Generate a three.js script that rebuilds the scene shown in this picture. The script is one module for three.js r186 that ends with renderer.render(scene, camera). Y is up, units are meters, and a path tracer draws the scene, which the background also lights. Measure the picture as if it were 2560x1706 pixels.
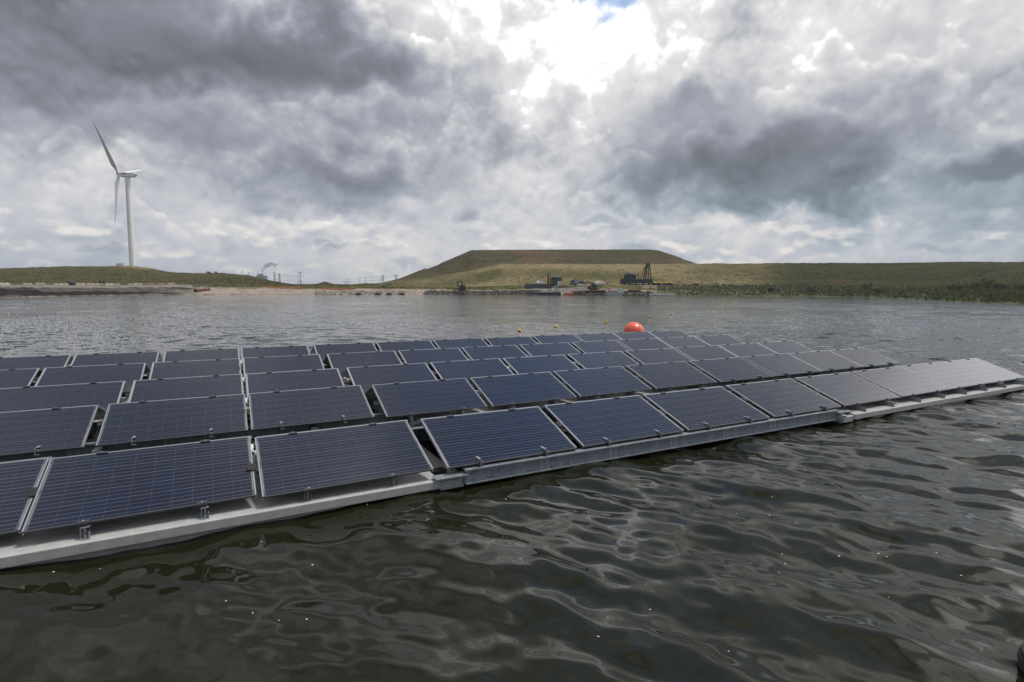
import * as THREE from 'three';
import { mergeGeometries } from 'three/addons/utils/BufferGeometryUtils.js';
import { RoundedBoxGeometry } from 'three/addons/geometries/RoundedBoxGeometry.js';

// ---------------------------------------------------------------- camera, light, exposure
const scene = new THREE.Scene();
const EYE = 2.14, FOCAL = 1348;
const camera = new THREE.PerspectiveCamera(2 * Math.atan(853 / FOCAL) * 180 / Math.PI, 2560 / 1706, 0.1, 9000);
camera.rotation.order = 'YXZ';
camera.position.set(0, EYE, 0);
camera.rotation.set(-0.0956, 0, 0.005);
const renderer = new THREE.WebGLRenderer({ antialias: true });
renderer.toneMapping = THREE.LinearToneMapping;
renderer.toneMappingExposure = 1;
renderer.shadowMap.enabled = true;
const sun = new THREE.DirectionalLight(0xfff9f0, 2.5);
sun.position.set(160, 366, -36); sun.target.position.set(0, 0, 0);
sun.castShadow = true; sun.shadow.radius = 24;
Object.assign(sun.shadow.camera, { left: -400, right: 400, top: 400, bottom: -400, near: 1, far: 1200 });
scene.add(sun, sun.target);
// ---------------------------------------------------------------- noise
const PERM = new Uint8Array(512);
{ let s = 1234567; const p = [...Array(256).keys()];
  for (let i = 255; i > 0; i--) { s = (s * 1664525 + 1013904223) >>> 0; const j = s % (i + 1); [p[i], p[j]] = [p[j], p[i]]; }
  for (let i = 0; i < 512; i++) PERM[i] = p[i & 255]; }
const GX = [1, -1, 1, -1, 1, -1, 1, -1, 0, 0, 0, 0, 1, -1, 0, 0], GY = [1, 1, -1, -1, 0, 0, 0, 0, 1, -1, 1, -1, 1, 1, -1, -1], GZ = [0, 0, 0, 0, 1, 1, -1, -1, 1, 1, -1, -1, 0, 0, 1, -1];
function noise3(x, y, z) {
  const X = Math.floor(x), Y = Math.floor(y), Z = Math.floor(z); x -= X; y -= Y; z -= Z;
  const u = x * x * x * (x * (x * 6 - 15) + 10), v = y * y * y * (y * (y * 6 - 15) + 10), w = z * z * z * (z * (z * 6 - 15) + 10);
  const xi = X & 255, yi = Y & 255, zi = Z & 255;
  const a = PERM[xi] + yi, aa = PERM[a & 255] + zi, ab = PERM[(a + 1) & 255] + zi, b = PERM[(xi + 1) & 255] + yi, ba = PERM[b & 255] + zi, bb = PERM[(b + 1) & 255] + zi;
  const g = (h, p, q, r) => { h = PERM[h & 255] & 15; return GX[h] * p + GY[h] * q + GZ[h] * r; };
  const l1 = g(aa, x, y, z), l2 = g(ba, x - 1, y, z), l3 = g(ab, x, y - 1, z), l4 = g(bb, x - 1, y - 1, z);
  const l5 = g(aa + 1, x, y, z - 1), l6 = g(ba + 1, x - 1, y, z - 1), l7 = g(ab + 1, x, y - 1, z - 1), l8 = g(bb + 1, x - 1, y - 1, z - 1);
  const m1 = l1 + u * (l2 - l1), m2 = l3 + u * (l4 - l3), m3 = l5 + u * (l6 - l5), m4 = l7 + u * (l8 - l7);
  const n1 = m1 + v * (m2 - m1), n2 = m3 + v * (m4 - m3);
  return n1 + w * (n2 - n1);
}
function fbm(x, y, z, oct, gain = 0.5) { let s = 0, a = 1, t = 0; for (let i = 0; i < oct; i++) { s += a * noise3(x, y, z); t += a; a *= gain; x = x * 2.03 + 17.1; y = y * 2.03 + 5.3; z = z * 2.03 + 9.7; } return s / t; }
function puff(x, y, z, oct, gain = 0.5) { let s = 0, a = 1, t = 0; for (let i = 0; i < oct; i++) { s += a * Math.abs(noise3(x, y, z)); t += a; a *= gain; x = x * 2.03 + 31.1; y = y * 2.03 + 15.3; z = z * 2.03 + 2.7; } return s / t; }
const clamp = (x, a = 0, b = 1) => Math.min(b, Math.max(a, x)), lerp = (a, b, t) => a + (b - a) * t, sstep = (a, b, x) => { const t = clamp((x - a) / (b - a)); return t * t * (3 - 2 * t); };

// ---------------------------------------------------------------- sky: broken cumulus, thick grey bases and thin bright gaps
// How bright the cloud deck is (0-255) by azimuth -48..48 (every 6 degrees) and elevation 0..27 (every 3 degrees)
const DECK = [
  [172,176,181,181,186,192,196,195,195,195,195,191,194,199,192,176,175],
  [182,184,195,190,193,201,206,203,203,203,200,193,199,205,196,176,173],
  [193,192,199,203,204,202,203,196,205,205,196,197,208,193,178,155,147],
  [180,184,182,188,172,160,172,207,208,199,176,158,130,126,159,161,170],
  [140,146,150,165,154,160,196,204,206,207,160,135,121,124,163,187,184],
  [128,134,130,148,173,170,173,180,210,205,163,152,151,164,175,179,189],
  [120,124,118,116,140,165,171,191,228,224,221,193,185,194,198,214,224],
  [118,120,118,117,140,178,207,228,229,245,229,235,206,214,214,220,228],
  [118,120,124,140,200,226,218,230,246,249,253,225,209,214,214,226,236],
  [120,122,126,146,215,238,239,246,252,254,230,222,212,214,211,216,220]];
// Single clouds lying in front of that deck: [azimuth, elevation, half width, half height, level inside, level at its rim, flat base 0..1, edge softness]
const CLOUDS = [
  [-27, 12.4, 19, 3.6, 146, 176, 0.4, 0.5],
  [-23, 20.5, 29, 6.6, 104, 156, 0.7, 0.5],
  [-17.5, 10.8, 14.5, 4.8, 122, 200, 0.9, 0.45],
  [-12, 15.5, 8, 4.0, 160, 205, 0.3, 0.55],
  [18, 16.5, 14, 5.5, 156, 216, 0.3, 0.55],
  [21.5, 11.6, 18, 6.0, 108, 176, 0.9, 0.6],
  [41.5, 8.8, 9.5, 2.8, 118, 186, 0.8, 0.34],
  [41, 16, 10, 4.0, 160, 214, 0.4, 0.5],
  [-4.6, 7.3, 2.4, 1.7, 164, 214, 0.3, 0.4],
  [9.5, 6.8, 6, 1.3, 166, 208, 0.8, 0.4],
  [12.5, 3.9, 6, 1.0, 170, 206, 0.7, 0.4],
  [-24, 4.6, 4, 0.9, 170, 212, 0.8, 0.4], [-18.5, 4.4, 3.6, 1.0, 168, 214, 0.8, 0.35], [-36, 3.0, 6, 1.0, 172, 210, 0.8, 0.4], [30, 4.6, 6, 1.0, 172, 210, 0.8, 0.4], [-9, 2.4, 6, 0.7, 178, 212, 0.8, 0.4], [38, 3.6, 7, 1.1, 164, 196, 0.8, 0.4]];
function deckAt(az, el) {
  const x = clamp((az + 48) / 6, 0, 15.999), y = clamp(el / 3, 0, 8.999), i = Math.floor(x), j = Math.floor(y);
  let a = x - i, b = y - j; a = a * a * (3 - 2 * a); b = b * b * (3 - 2 * b);
  return lerp(lerp(DECK[j][i], DECK[j][i + 1], a), lerp(DECK[j + 1][i], DECK[j + 1][i + 1], a), b);
}
function skyTexture(W = 4096) {
  const H = W / 2, data = new Float32Array(W * H * 4), D = Math.PI / 180, toLin = (v) => { v /= 255; return v <= 0.04045 ? v / 12.92 : ((v + 0.055) / 1.055) ** 2.4; };
  for (let row = 0; row < H; row++) {
    const el = ((row + 0.5) / H - 0.5) * 180;
    for (let col = 0; col < W; col++) {
      const at = (row * W + col) * 4; data[at + 3] = 1;
      if (el < -0.3) { data[at] = 0.1; data[at + 1] = 0.105; data[at + 2] = 0.1; continue; }
      let az = ((col + 0.5) / W - 0.25) * 360; if (az > 180) az -= 360;
      const far = Math.max(Math.abs(az) - 50, el - 30), step = far > 6 ? 2 : 1;
      if (step > 1 && (col % step || row % step)) { const from = ((row - (row % step)) * W + col - (col % step)) * 4; data[at] = data[from]; data[at + 1] = data[from + 1]; data[at + 2] = data[from + 2]; continue; }
      const ce = Math.cos(el * D), dx = ce * Math.sin(az * D), dy = Math.sin(el * D), dz = ce * Math.cos(az * D);
      const sx = dx, sy = dy * 1.05, sz = dz, oct = far > 6 ? 4 : 7, low = sstep(10, 3, el), wide = lerp(1, 0.4, sstep(12, 2, el));
      // broad shapes, smaller and smaller heaps towards the horizon
      const f1 = (q, o) => fbm(sx * q + o, sy * q + o * 1.7, sz * q - o, oct, 0.53);
      const wx = low < 1 ? lerp(f1(6, 3), low > 0 ? f1(15, 5) : 0, low) : f1(15, 5), wy = low < 1 ? lerp(f1(6, 23), low > 0 ? f1(15, 37) : 0, low) : f1(15, 37);
      const heap = (y) => { const q = low > 0.5 ? 22 : 12; return puff(sx * q + wx * 0.2, y * q + wy * 0.2, sz * q, oct - 1, 0.45); };
      const pf = heap(sy), rise = far > 6 ? 0 : pf - heap(sy + (low > 0.5 ? 0.006 : 0.012));      // the side that faces up is the lit one
      const A = az + wx * 11 * wide - (pf - 0.22) * 5 * wide, E = el + wy * 7 * wide - (pf - 0.22) * 5 * wide, calm = lerp(1, 0.42, low);
      // the deck in view goes on all round: farther out it is looked up again, mirrored, and varied by broad noise
      let level;
      const fold = (v, m) => { v = ((v % (4 * m)) + 4 * m) % (4 * m); return v < m ? v : v < 3 * m ? 2 * m - v : v - 4 * m; };
      const away = clamp(Math.max((Math.abs(az) - 46) / 14, (el - 26) / 12));
      level = deckAt(fold(A, 46), Math.min(E, 27));
      if (away > 0) level = lerp(level, lerp(140, 205, sstep(22, 62, el)) + 190 * fbm(sx * 3.6 + 3, sy * 2.6, sz * 3.6 + 8, 5), away);
      if (az > 43.5) level += 120 * Math.exp(-(((az - 62) / 30) ** 2) - ((el - 26) / 30) ** 2) * sstep(43.5, 50, az);   // brighter towards the veiled sun
      level += ((pf - 0.22) * 24 + rise * 50 + wx * 40) * calm + f1(26, 9) * 9;
      const big = 0.62;
      if (far < 20) for (const [ca, cE, rw, rh, inside, rim, flat, soft] of CLOUDS) {
        let u = (lerp(az, A, big) - ca) / rw, v = (lerp(el, E, big) - cE) / rh; if (Math.abs(u) > 2 || Math.abs(v) > 2.4) continue;
        if (v < 0) v *= 1 + flat * 0.9;
        const d = 1 - Math.sqrt(u * u + v * v) + (pf - 0.22) * 0.6 + wx * 0.22, m = sstep(0, soft * 1.4, d);
        if (m <= 0) continue;
        const depth = sstep(0.05, 0.95, d + (v < 0 ? 0.35 * flat * -v : -0.12 * v));
        level = lerp(level, lerp(rim, inside, depth) + (pf - 0.22) * 22 + rise * 30 + wy * 26, m * 0.92);
      }
      // heaps with firm edges, lit along the top and grey within
      if (el > 0) for (const [q, o, bite] of [[6.5, 51, 0.8], [13, 77, 0.3], [26, 95, 0.12]]) {
        const c = f1(q, o), m = sstep(0.02, 0.075, c) * bite * (el < 10 ? lerp(0.3, 1, el / 10) : 1); if (m <= 0) continue;
        const up = fbm(sx * q + o, (sy + 0.07 / q) * q + o * 1.7, sz * q - o, 5, 0.53), depth = sstep(0.03, 0.34, c);
        level += m * lerp(0.25, 1, sstep(125, 195, level)) * (15 - 46 * depth + clamp((c - up) * 190, -16, 26));
      }
      // low white heads lit from above near the horizon
      if (el < 8 && far < 20) {
        const q = 13, c0 = fbm(dx * q, dy * q * 2.4, dz * q, 6, 0.55), c1 = fbm(dx * q, (dy + 0.01) * q * 2.4, dz * q, 6, 0.55), body = sstep(-0.02, 0.3, c0) * sstep(8, 4.5, el) * sstep(0.1, 1.6, el);
        level = lerp(level, 200 + clamp((c0 - c1) * 210, -34, 36), body * 0.75);
      }
      level = clamp(level + 6 + 7 * sstep(9, 5, el), 106, 262);
      // blue only where the deck is thinnest, high in the middle
      let hole = sstep(0.16, 0.5, 1 - Math.hypot((A - 9.5) / 6.5, (E - 28.4) / 4.2)) * 0.8 + sstep(0.0, 0.5, 1 - Math.hypot((az - 17) / 25, (el - 44) / 16) + wx * 0.9 + (0.22 - pf) * 1.2) * 0.6 * sstep(30, 37, el);
      hole = Math.min(hole, 0.9);
      const bright = level > 236 ? 1 + ((level - 236) / 26) ** 1.6 * 0.75 : 1, l = toLin(Math.min(level, 252)) * bright;
      const cool = sstep(228, 150, level), dusk = sstep(12, 2, el), right = sstep(-20, 25, az) * sstep(14, 8, el);
      let r = l * (1 - 0.1 * cool - 0.05 * dusk * cool - 0.07 * right * cool), g = l * (0.995 - 0.03 * cool + 0.012 * right * cool), b = l * (1.005 + 0.13 * cool + 0.03 * dusk);
      if (level > 205 && el < 9) { const w = sstep(205, 235, level) * sstep(9, 3, el) * 0.1; r *= 1 + w * 0.5; b *= 1 - w; }
      if (hole > 0) { r = lerp(r, 0.24, hole); g = lerp(g, 0.42, hole); b = lerp(b, 0.74, hole); }
      data[at] = r; data[at + 1] = g; data[at + 2] = b;
    }
  }
  const t = new THREE.DataTexture(data, W, H, THREE.RGBAFormat, THREE.FloatType);
  t.mapping = THREE.EquirectangularReflectionMapping; t.magFilter = t.minFilter = THREE.LinearFilter; t.needsUpdate = true;
  return t;
}
const sky = skyTexture();
scene.background = sky; scene.environment = sky;

// ---------------------------------------------------------------- helpers
let seed = 20240611;
const rnd = () => { seed = (seed * 1664525 + 1013904223) >>> 0; return seed / 4294967296; };
const rr = (a, b) => a + (b - a) * rnd();
const V = (x, y, z) => new THREE.Vector3(x, y, z);
const taken = {};
function numbered(name) { const n = taken[name] ?? 0; taken[name] = n + 1; return n ? name + '_' + String(n).padStart(3, '0') : name; }
function tag(o, label, category, group, kind) {
  if (label) o.userData.label = label;
  if (category) o.userData.category = category;
  if (group) o.userData.group = group;
  if (kind) o.userData.kind = kind;
  return o;
}
function thing(name, label, category, pos = [0, 0, 0], turn = 0, group) {
  const o = new THREE.Group(); o.name = numbered(name); o.position.set(...pos); o.rotation.y = turn; scene.add(o);
  return tag(o, label, category, group);
}
function part(name, geo, mat, parent) {
  const list = [].concat(geo).filter(Boolean);
  const g = list.length > 1 ? mergeGeometries(list.map((q) => (q.index ? q.toNonIndexed() : q))) : list[0];
  const m = new THREE.Mesh(g, mat); m.name = parent ? name : numbered(name); m.castShadow = m.receiveShadow = true;
  (parent ?? scene).add(m); return m;
}
function struct(name, geo, mat) { const m = part(name, geo, mat); m.userData.kind = 'structure'; return m; }
// box with uv in metres
function bx(w, h, d, x = 0, y = 0, z = 0, rx = 0, ry = 0, rz = 0) {
  const g = new THREE.BoxGeometry(w, h, d); const p = g.attributes.position, n = g.attributes.normal, uv = g.attributes.uv;
  for (let i = 0; i < p.count; i++) { const ax = Math.abs(n.getX(i)), ay = Math.abs(n.getY(i)); ax > 0.5 ? uv.setXY(i, p.getZ(i), p.getY(i)) : ay > 0.5 ? uv.setXY(i, p.getX(i), p.getZ(i)) : uv.setXY(i, p.getX(i), p.getY(i)); }
  if (rx) g.rotateX(rx); if (rz) g.rotateZ(rz); if (ry) g.rotateY(ry);
  g.translate(x, y, z); return g;
}
function rbx(w, h, d, x = 0, y = 0, z = 0, r = 0.01, ry = 0) { const g = new RoundedBoxGeometry(w, h, d, 2, r); const p = g.attributes.position, n = g.attributes.normal, uv = g.attributes.uv;
  for (let i = 0; i < p.count; i++) { const ax = Math.abs(n.getX(i)), ay = Math.abs(n.getY(i)), az = Math.abs(n.getZ(i)); ax > ay && ax > az ? uv.setXY(i, p.getZ(i), p.getY(i)) : ay > az ? uv.setXY(i, p.getX(i), p.getZ(i)) : uv.setXY(i, p.getX(i), p.getY(i)); }
  if (ry) g.rotateY(ry); g.translate(x, y, z); return g; }
function bar(a, b, r, seg = 6, r2 = r) {
  const A = V(...a), B = V(...b), d = B.clone().sub(A), g = new THREE.CylinderGeometry(r2, r, d.length(), seg);
  g.applyQuaternion(new THREE.Quaternion().setFromUnitVectors(V(0, 1, 0), d.clone().normalize())); g.translate((A.x + B.x) / 2, (A.y + B.y) / 2, (A.z + B.z) / 2); return g;
}
function tube(pts, r, seg = 24, rad = 6) { return new THREE.TubeGeometry(new THREE.CatmullRomCurve3(pts.map((p) => V(...p))), seg, r, rad); }
function cyl(r1, r2, h, x, y, z, seg = 16) { const g = new THREE.CylinderGeometry(r1, r2, h, seg); g.translate(x, y, z); return g; }
function extrude(pts, depth, bevel = 0) {
  const s = new THREE.Shape(pts.map(([x, y]) => new THREE.Vector2(x, y)));
  const g = new THREE.ExtrudeGeometry(s, { depth, bevelEnabled: bevel > 0, bevelSize: bevel, bevelThickness: bevel, bevelSegments: 1 }); g.translate(0, 0, -depth / 2); return g;
}
function texture(w, h, paint, srgb = true) {
  const data = new Uint8Array(w * h * 4);
  for (let y = 0; y < h; y++) for (let x = 0; x < w; x++) { const c = paint(x / w, y / h), i = (y * w + x) * 4; data[i] = clamp(c[0]) * 255; data[i + 1] = clamp(c[1]) * 255; data[i + 2] = clamp(c[2]) * 255; data[i + 3] = 255; }
  const t = new THREE.DataTexture(data, w, h); t.wrapS = t.wrapT = THREE.RepeatWrapping; t.magFilter = THREE.LinearFilter; t.minFilter = THREE.LinearMipmapLinearFilter; t.generateMipmaps = true;
  if (srgb) t.colorSpace = THREE.SRGBColorSpace; t.needsUpdate = true; return t;
}
// noise that repeats over the unit square
const tn = (u, v, f, o, oct = 4) => { const a = u * 2 * Math.PI, b = v * 2 * Math.PI, k = f / 6.283; return fbm(Math.cos(a) * k + o, Math.sin(a) * k + Math.cos(b) * k * 1.3, Math.sin(b) * k * 1.3 - o, oct, 0.55); };
const std = (r, g, b, roughness = 0.7, metalness = 0, more = {}) => { const { map, roughnessMap, bumpMap, bumpScale, ...rest } = more, m = new THREE.MeshStandardMaterial({ roughness, metalness, ...(map && { map }), ...(roughnessMap && { roughnessMap }), ...(bumpMap && { bumpMap, bumpScale }), ...rest }); m.color.setRGB(r, g, b); return m; };

// pixel of the photograph and distance straight ahead -> point in metres
const CP = Math.cos(0.0956), SP = Math.sin(0.0956);
function at(px, py, d) {
  let u = (px - 1280) / FOCAL, w = (853 - py) / FOCAL; [u, w] = [u - 0.005 * w, w + 0.005 * u];
  const f = CP + w * SP; return V((u / f) * d, EYE + ((w * CP - SP) / f) * d, -d);
}
const mpp = (d) => d / FOCAL;   // metres per photograph pixel at that distance

// ---------------------------------------------------------------- the far shore: ground
// columns: [photograph column, water's edge, bank top d,h, toe of the slope d,h, first crest d,h, back of the bench d,h, second crest d,h]
const LAND = [
  [-300, 84, 89, 2.0, 170, 2.7, 330, 13, 380, 13, 450, 12],
  [0, 104, 109, 1.9, 190, 2.9, 330, 13.3, 380, 13, 450, 12],
  [250, 139, 145, 2.1, 200, 2.9, 335, 15, 385, 15, 450, 13],
  [330, 152, 158, 2.2, 210, 3, 350, 16.2, 392, 16.2, 450, 13],
  [385, 160, 166, 2.4, 215, 3.2, 345, 14.2, 390, 14, 450, 11],
  [425, 164, 172, 2.4, 220, 3.3, 335, 11.5, 380, 11, 450, 9],
  [480, 168, 182, 2.2, 225, 3.4, 320, 10.7, 370, 10, 450, 8],
  [560, 172, 190, 2, 230, 3.5, 310, 10.6, 360, 10, 440, 7],
  [620, 176, 195, 1.9, 232, 3.4, 300, 8.9, 350, 8, 440, 6],
  [680, 178, 200, 1.8, 235, 3.2, 290, 6.0, 340, 5, 440, 4],
  [730, 182, 205, 1.8, 238, 3, 285, 4.2, 340, 3.6, 440, 3],
  [790, 185, 207, 1.8, 240, 3, 282, 4.3, 340, 3.6, 440, 3],
  [812, 186, 208, 1.8, 240, 3.1, 280, 5.7, 340, 3.5, 440, 3],
  [835, 188, 209, 1.8, 240, 3.1, 282, 4.3, 340, 3.5, 440, 3],
  [880, 192, 211, 1.9, 240, 3, 285, 4.2, 340, 3.6, 440, 3.2],
  [945, 196, 214, 1.9, 244, 3.2, 300, 5.0, 350, 5.2, 430, 5.6],
  [1000, 204, 218, 1.9, 248, 3.3, 320, 6.6, 360, 7.6, 430, 10.2],
  [1058, 212, 222, 1.8, 250, 3.4, 325, 8.3, 365, 9, 430, 17.6],
  [1072, 213, 223, 1.8, 250, 3.4, 326, 8.6, 365, 9, 430, 18.2],
  [1178, 224, 230, 1.7, 250, 3.4, 330, 13.2, 362, 13.4, 430, 32.6],
  [1250, 229, 234, 1.7, 252, 4, 332, 17.6, 362, 17.6, 430, 32.9],
  [1340, 230, 233, 2.4, 239, 4.4, 332, 17.7, 362, 17.7, 430, 33.2],
  [1500, 224, 228, 2.2, 239, 4.5, 332, 17.8, 362, 17.8, 430, 33.5],
  [1620, 212, 218, 2, 240, 4.5, 333, 17.9, 362, 17.9, 430, 33.8],
  [1645, 206, 213, 1.6, 240, 4.5, 333, 18, 362, 18, 430, 32.9],
  [1690, 194, 202, 1.6, 240, 4.5, 333, 18.1, 362, 18, 430, 28.4],
  [1750, 194, 202, 1.6, 240, 4.6, 333, 18.2, 362, 18, 430, 21.4],
  [1900, 197, 204, 1.2, 242, 4.4, 330, 18.5, 362, 18.3, 430, 18],
  [2090, 199, 206, 1.2, 240, 4.2, 322, 18.7, 360, 18.4, 430, 18],
  [2250, 153, 162, 1.2, 225, 4, 310, 18.4, 350, 18.3, 430, 18],
  [2400, 114, 123, 1.2, 200, 4, 295, 18.0, 340, 18, 430, 18],
  [2560, 90, 99, 1.2, 175, 4, 282, 17.7, 330, 17.6, 430, 17],
  [2900, 70, 79, 1.2, 160, 4, 265, 17.3, 320, 17, 430, 17]];
const column = (px) => {
  let i = 0; while (i < LAND.length - 2 && LAND[i + 1][0] < px) i++;
  const a = LAND[i], b = LAND[i + 1], t = clamp((px - a[0]) / (b[0] - a[0])), c = a.map((v, k) => lerp(v, b[k], t));
  return [[c[1] - 7, -1.6], [c[1], -0.12], [c[2], c[3]], [c[4], c[5]], [c[6], c[7]], [c[8], c[9]], [c[10], c[11]], [640, 2.4], [1500, 2.4], [2600, 2.4]];
};
const SLOPE = 1 / FOCAL / 1.0046;
const landX = (px, d) => (px - 1280) * SLOPE * d;
const rough = (x, z, seg) => seg >= 7 ? 0 : fbm(x * 0.035, 3.3, z * 0.035, 3) * [0, 0.1, 0.5, 0.9, 0.5, 1.0, 0.6][seg] + fbm(x * 0.33, 8.1, z * 0.33, 3, 0.6) * [0.1, 0.35, 0.3, 0.75, 0.5, 0.55, 0.4][seg];
function landY(px, d) {
  const k = column(px); let s = 0; while (s < k.length - 2 && k[s + 1][0] < d) s++;
  return lerp(k[s][1], k[s + 1][1], clamp((d - k[s][0]) / (k[s + 1][0] - k[s][0])));
}
const mix3 = (a, b, t) => [lerp(a[0], b[0], t), lerp(a[1], b[1], t), lerp(a[2], b[2], t)];
const SAND = [0.31, 0.26, 0.215], DARKSAND = [0.085, 0.076, 0.073], QUAY = [0.20, 0.18, 0.155], GREEN = [0.076, 0.069, 0.03], DRY = [0.2, 0.165, 0.085], BROWN = [0.072, 0.06, 0.03], DEEP = [0.034, 0.04, 0.015], REED = [0.075, 0.088, 0.042], YELLOWGREEN = [0.135, 0.135, 0.05];
function groundColour(px, seg, t, x, z) {
  const n = fbm(x * 0.02, 1, z * 0.02, 4), m = fbm(x * 0.11, 4, z * 0.11, 4), f = fbm(x * 0.6, 7, z * 0.35, 3, 0.65), streak = fbm(x * 0.03, 2, z * 0.22, 4);
  let c;
  if (seg <= 1) {         // bank
    const bank = mix3(DARKSAND, [0.026, 0.023, 0.022], sstep(0.0, 0.14, fbm(x * 0.13, t * 1.6 + 5, z * 0.015, 4)));
    const beach = mix3(SAND, [0.17, 0.145, 0.11], sstep(-0.05, 0.3, m) * 0.8), wetEdge = [0.12, 0.105, 0.085];
    const grassy = mix3(REED, [0.11, 0.1, 0.065], sstep(-0.1, 0.25, m));
    c = px < 500 ? mix3(bank, beach, sstep(440, 520, px + m * 60)) : mix3(beach, grassy, sstep(1580, 1700, px + m * 80));
    if (px < 480) c = mix3(c, [0.24, 0.21, 0.17], sstep(0.16, 0.02, t + m * 0.1) * (seg === 1 ? 1 : 0));
    c = mix3(c, wetEdge, seg === 1 && px > 500 ? sstep(0.12, 0.0, t + f * 0.05) : 0);
  } else if (seg === 2) { // flat land behind the bank
    const grass = mix3(YELLOWGREEN, GREEN, sstep(-0.12, 0.2, m)), dusty = mix3(QUAY, SAND, 0.3 + n);
    c = px < 520 ? mix3(QUAY, grass, sstep(0.82, 1.0, t + m * 0.3)) : mix3(dusty, grass, sstep(0.05, 0.4, t + m * 0.9 + (px > 1100 ? 0.2 : 0)));
    if (px > 1300 && px < 1780) c = mix3(mix3(YELLOWGREEN, QUAY, sstep(-0.1, 0.2, m)), [0.21, 0.19, 0.165], sstep(0.78, 0.9, t + m * 0.1));
    if (px >= 1650) c = mix3(c, mix3(REED, DEEP, sstep(-0.05, 0.3, m)), sstep(1650, 1850, px + m * 60));
    if (px > 2180 && px < 2360) c = mix3(c, [0.25, 0.22, 0.03], sstep(0.12, 0.02, Math.abs(t - 0.72 + m * 0.1)) * 0.8);
  } else if (seg === 3) { // first slope
    const tan = mix3(mix3(DRY, [0.135, 0.112, 0.058], sstep(-0.2, 0.2, n)), [0.085, 0.085, 0.034], sstep(0.0, 0.3, m + n * 0.8));
    const left = mix3(mix3(GREEN, [0.085, 0.07, 0.032], sstep(-0.15, 0.25, streak + n * 0.5)), DEEP, sstep(0.05, 0.3, m));
    c = px < 900 ? left : mix3(left, tan, sstep(900, 1150, px));
    if (px < 900) c = mix3(c, [0.2, 0.15, 0.095], sstep(0.25, 0.75, 1.15 - Math.hypot((px - 345) / 75, (t - 1.02) / 0.36) + m * 0.6));
    c = mix3(c, mix3([0.034, 0.04, 0.015], [0.058, 0.05, 0.024], sstep(-0.1, 0.3, streak)), sstep(1800, 1990, px + m * 120));
    if (px > 1100 && px < 1350) c = mix3(c, GREEN, sstep(0.3, 0.8, 1.1 - Math.hypot((px - 1225) / 60, (t - 0.55) / 0.3) + m * 0.5) * 0.8);
  } else if (seg === 4) c = px < 900 ? mix3(GREEN, DRY, 0.3) : mix3(DRY, mix3(BROWN, DEEP, 0.5), sstep(1750, 1900, px));
  else c = mix3(mix3(BROWN, [0.05, 0.047, 0.021], sstep(-0.1, 0.25, streak)), [0.105, 0.07, 0.036], sstep(0.1, 0.35, n + streak * 0.6));
  const k = 1 + f * 0.85 + m * 0.55; return [c[0] * k, c[1] * k, c[2] * k];
}
{
  const cols = 1150, seg = [3, 16, 34, 56, 10, 44, 6, 3, 2], pos = [], col = [], uv = [], idx = []; let rows = 0;
  for (let i = 0; i <= cols; i++) {
    const px = -330 + (3260 * i) / cols, k = column(px); rows = 0;
    for (let s = 0; s < 9; s++) for (let j = 0; j <= seg[s]; j++) {
      if (j === seg[s] && s < 8) continue;
      const t = j / seg[s], d = lerp(k[s][0], k[s + 1][0], t), x = landX(px, d), ts = s === 3 || s === 5 ? lerp(t, sstep(0, 1, t), 0.35) : t;
      pos.push(x, lerp(k[s][1], k[s + 1][1], ts) + rough(x, d, s), -d);
      const c = groundColour(px, s, t, x, d); col.push(Math.max(c[0], 0.01), Math.max(c[1], 0.01), Math.max(c[2], 0.006)); uv.push(x, d); rows++;
    }
  }
  for (let i = 0; i < cols; i++) for (let j = 0; j < rows - 1; j++) { const a = i * rows + j, b = a + rows; idx.push(a, b, a + 1, b, b + 1, a + 1); }
  const g = new THREE.BufferGeometry();
  g.setAttribute('position', new THREE.Float32BufferAttribute(pos, 3)); g.setAttribute('color', new THREE.Float32BufferAttribute(col, 3)); g.setAttribute('uv', new THREE.Float32BufferAttribute(uv, 2));
  g.setIndex(idx); g.computeVertexNormals();
  struct('terrain', g, new THREE.MeshPhysicalMaterial({ vertexColors: true, roughness: 1, specularIntensity: 0.05 }));
}

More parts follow.
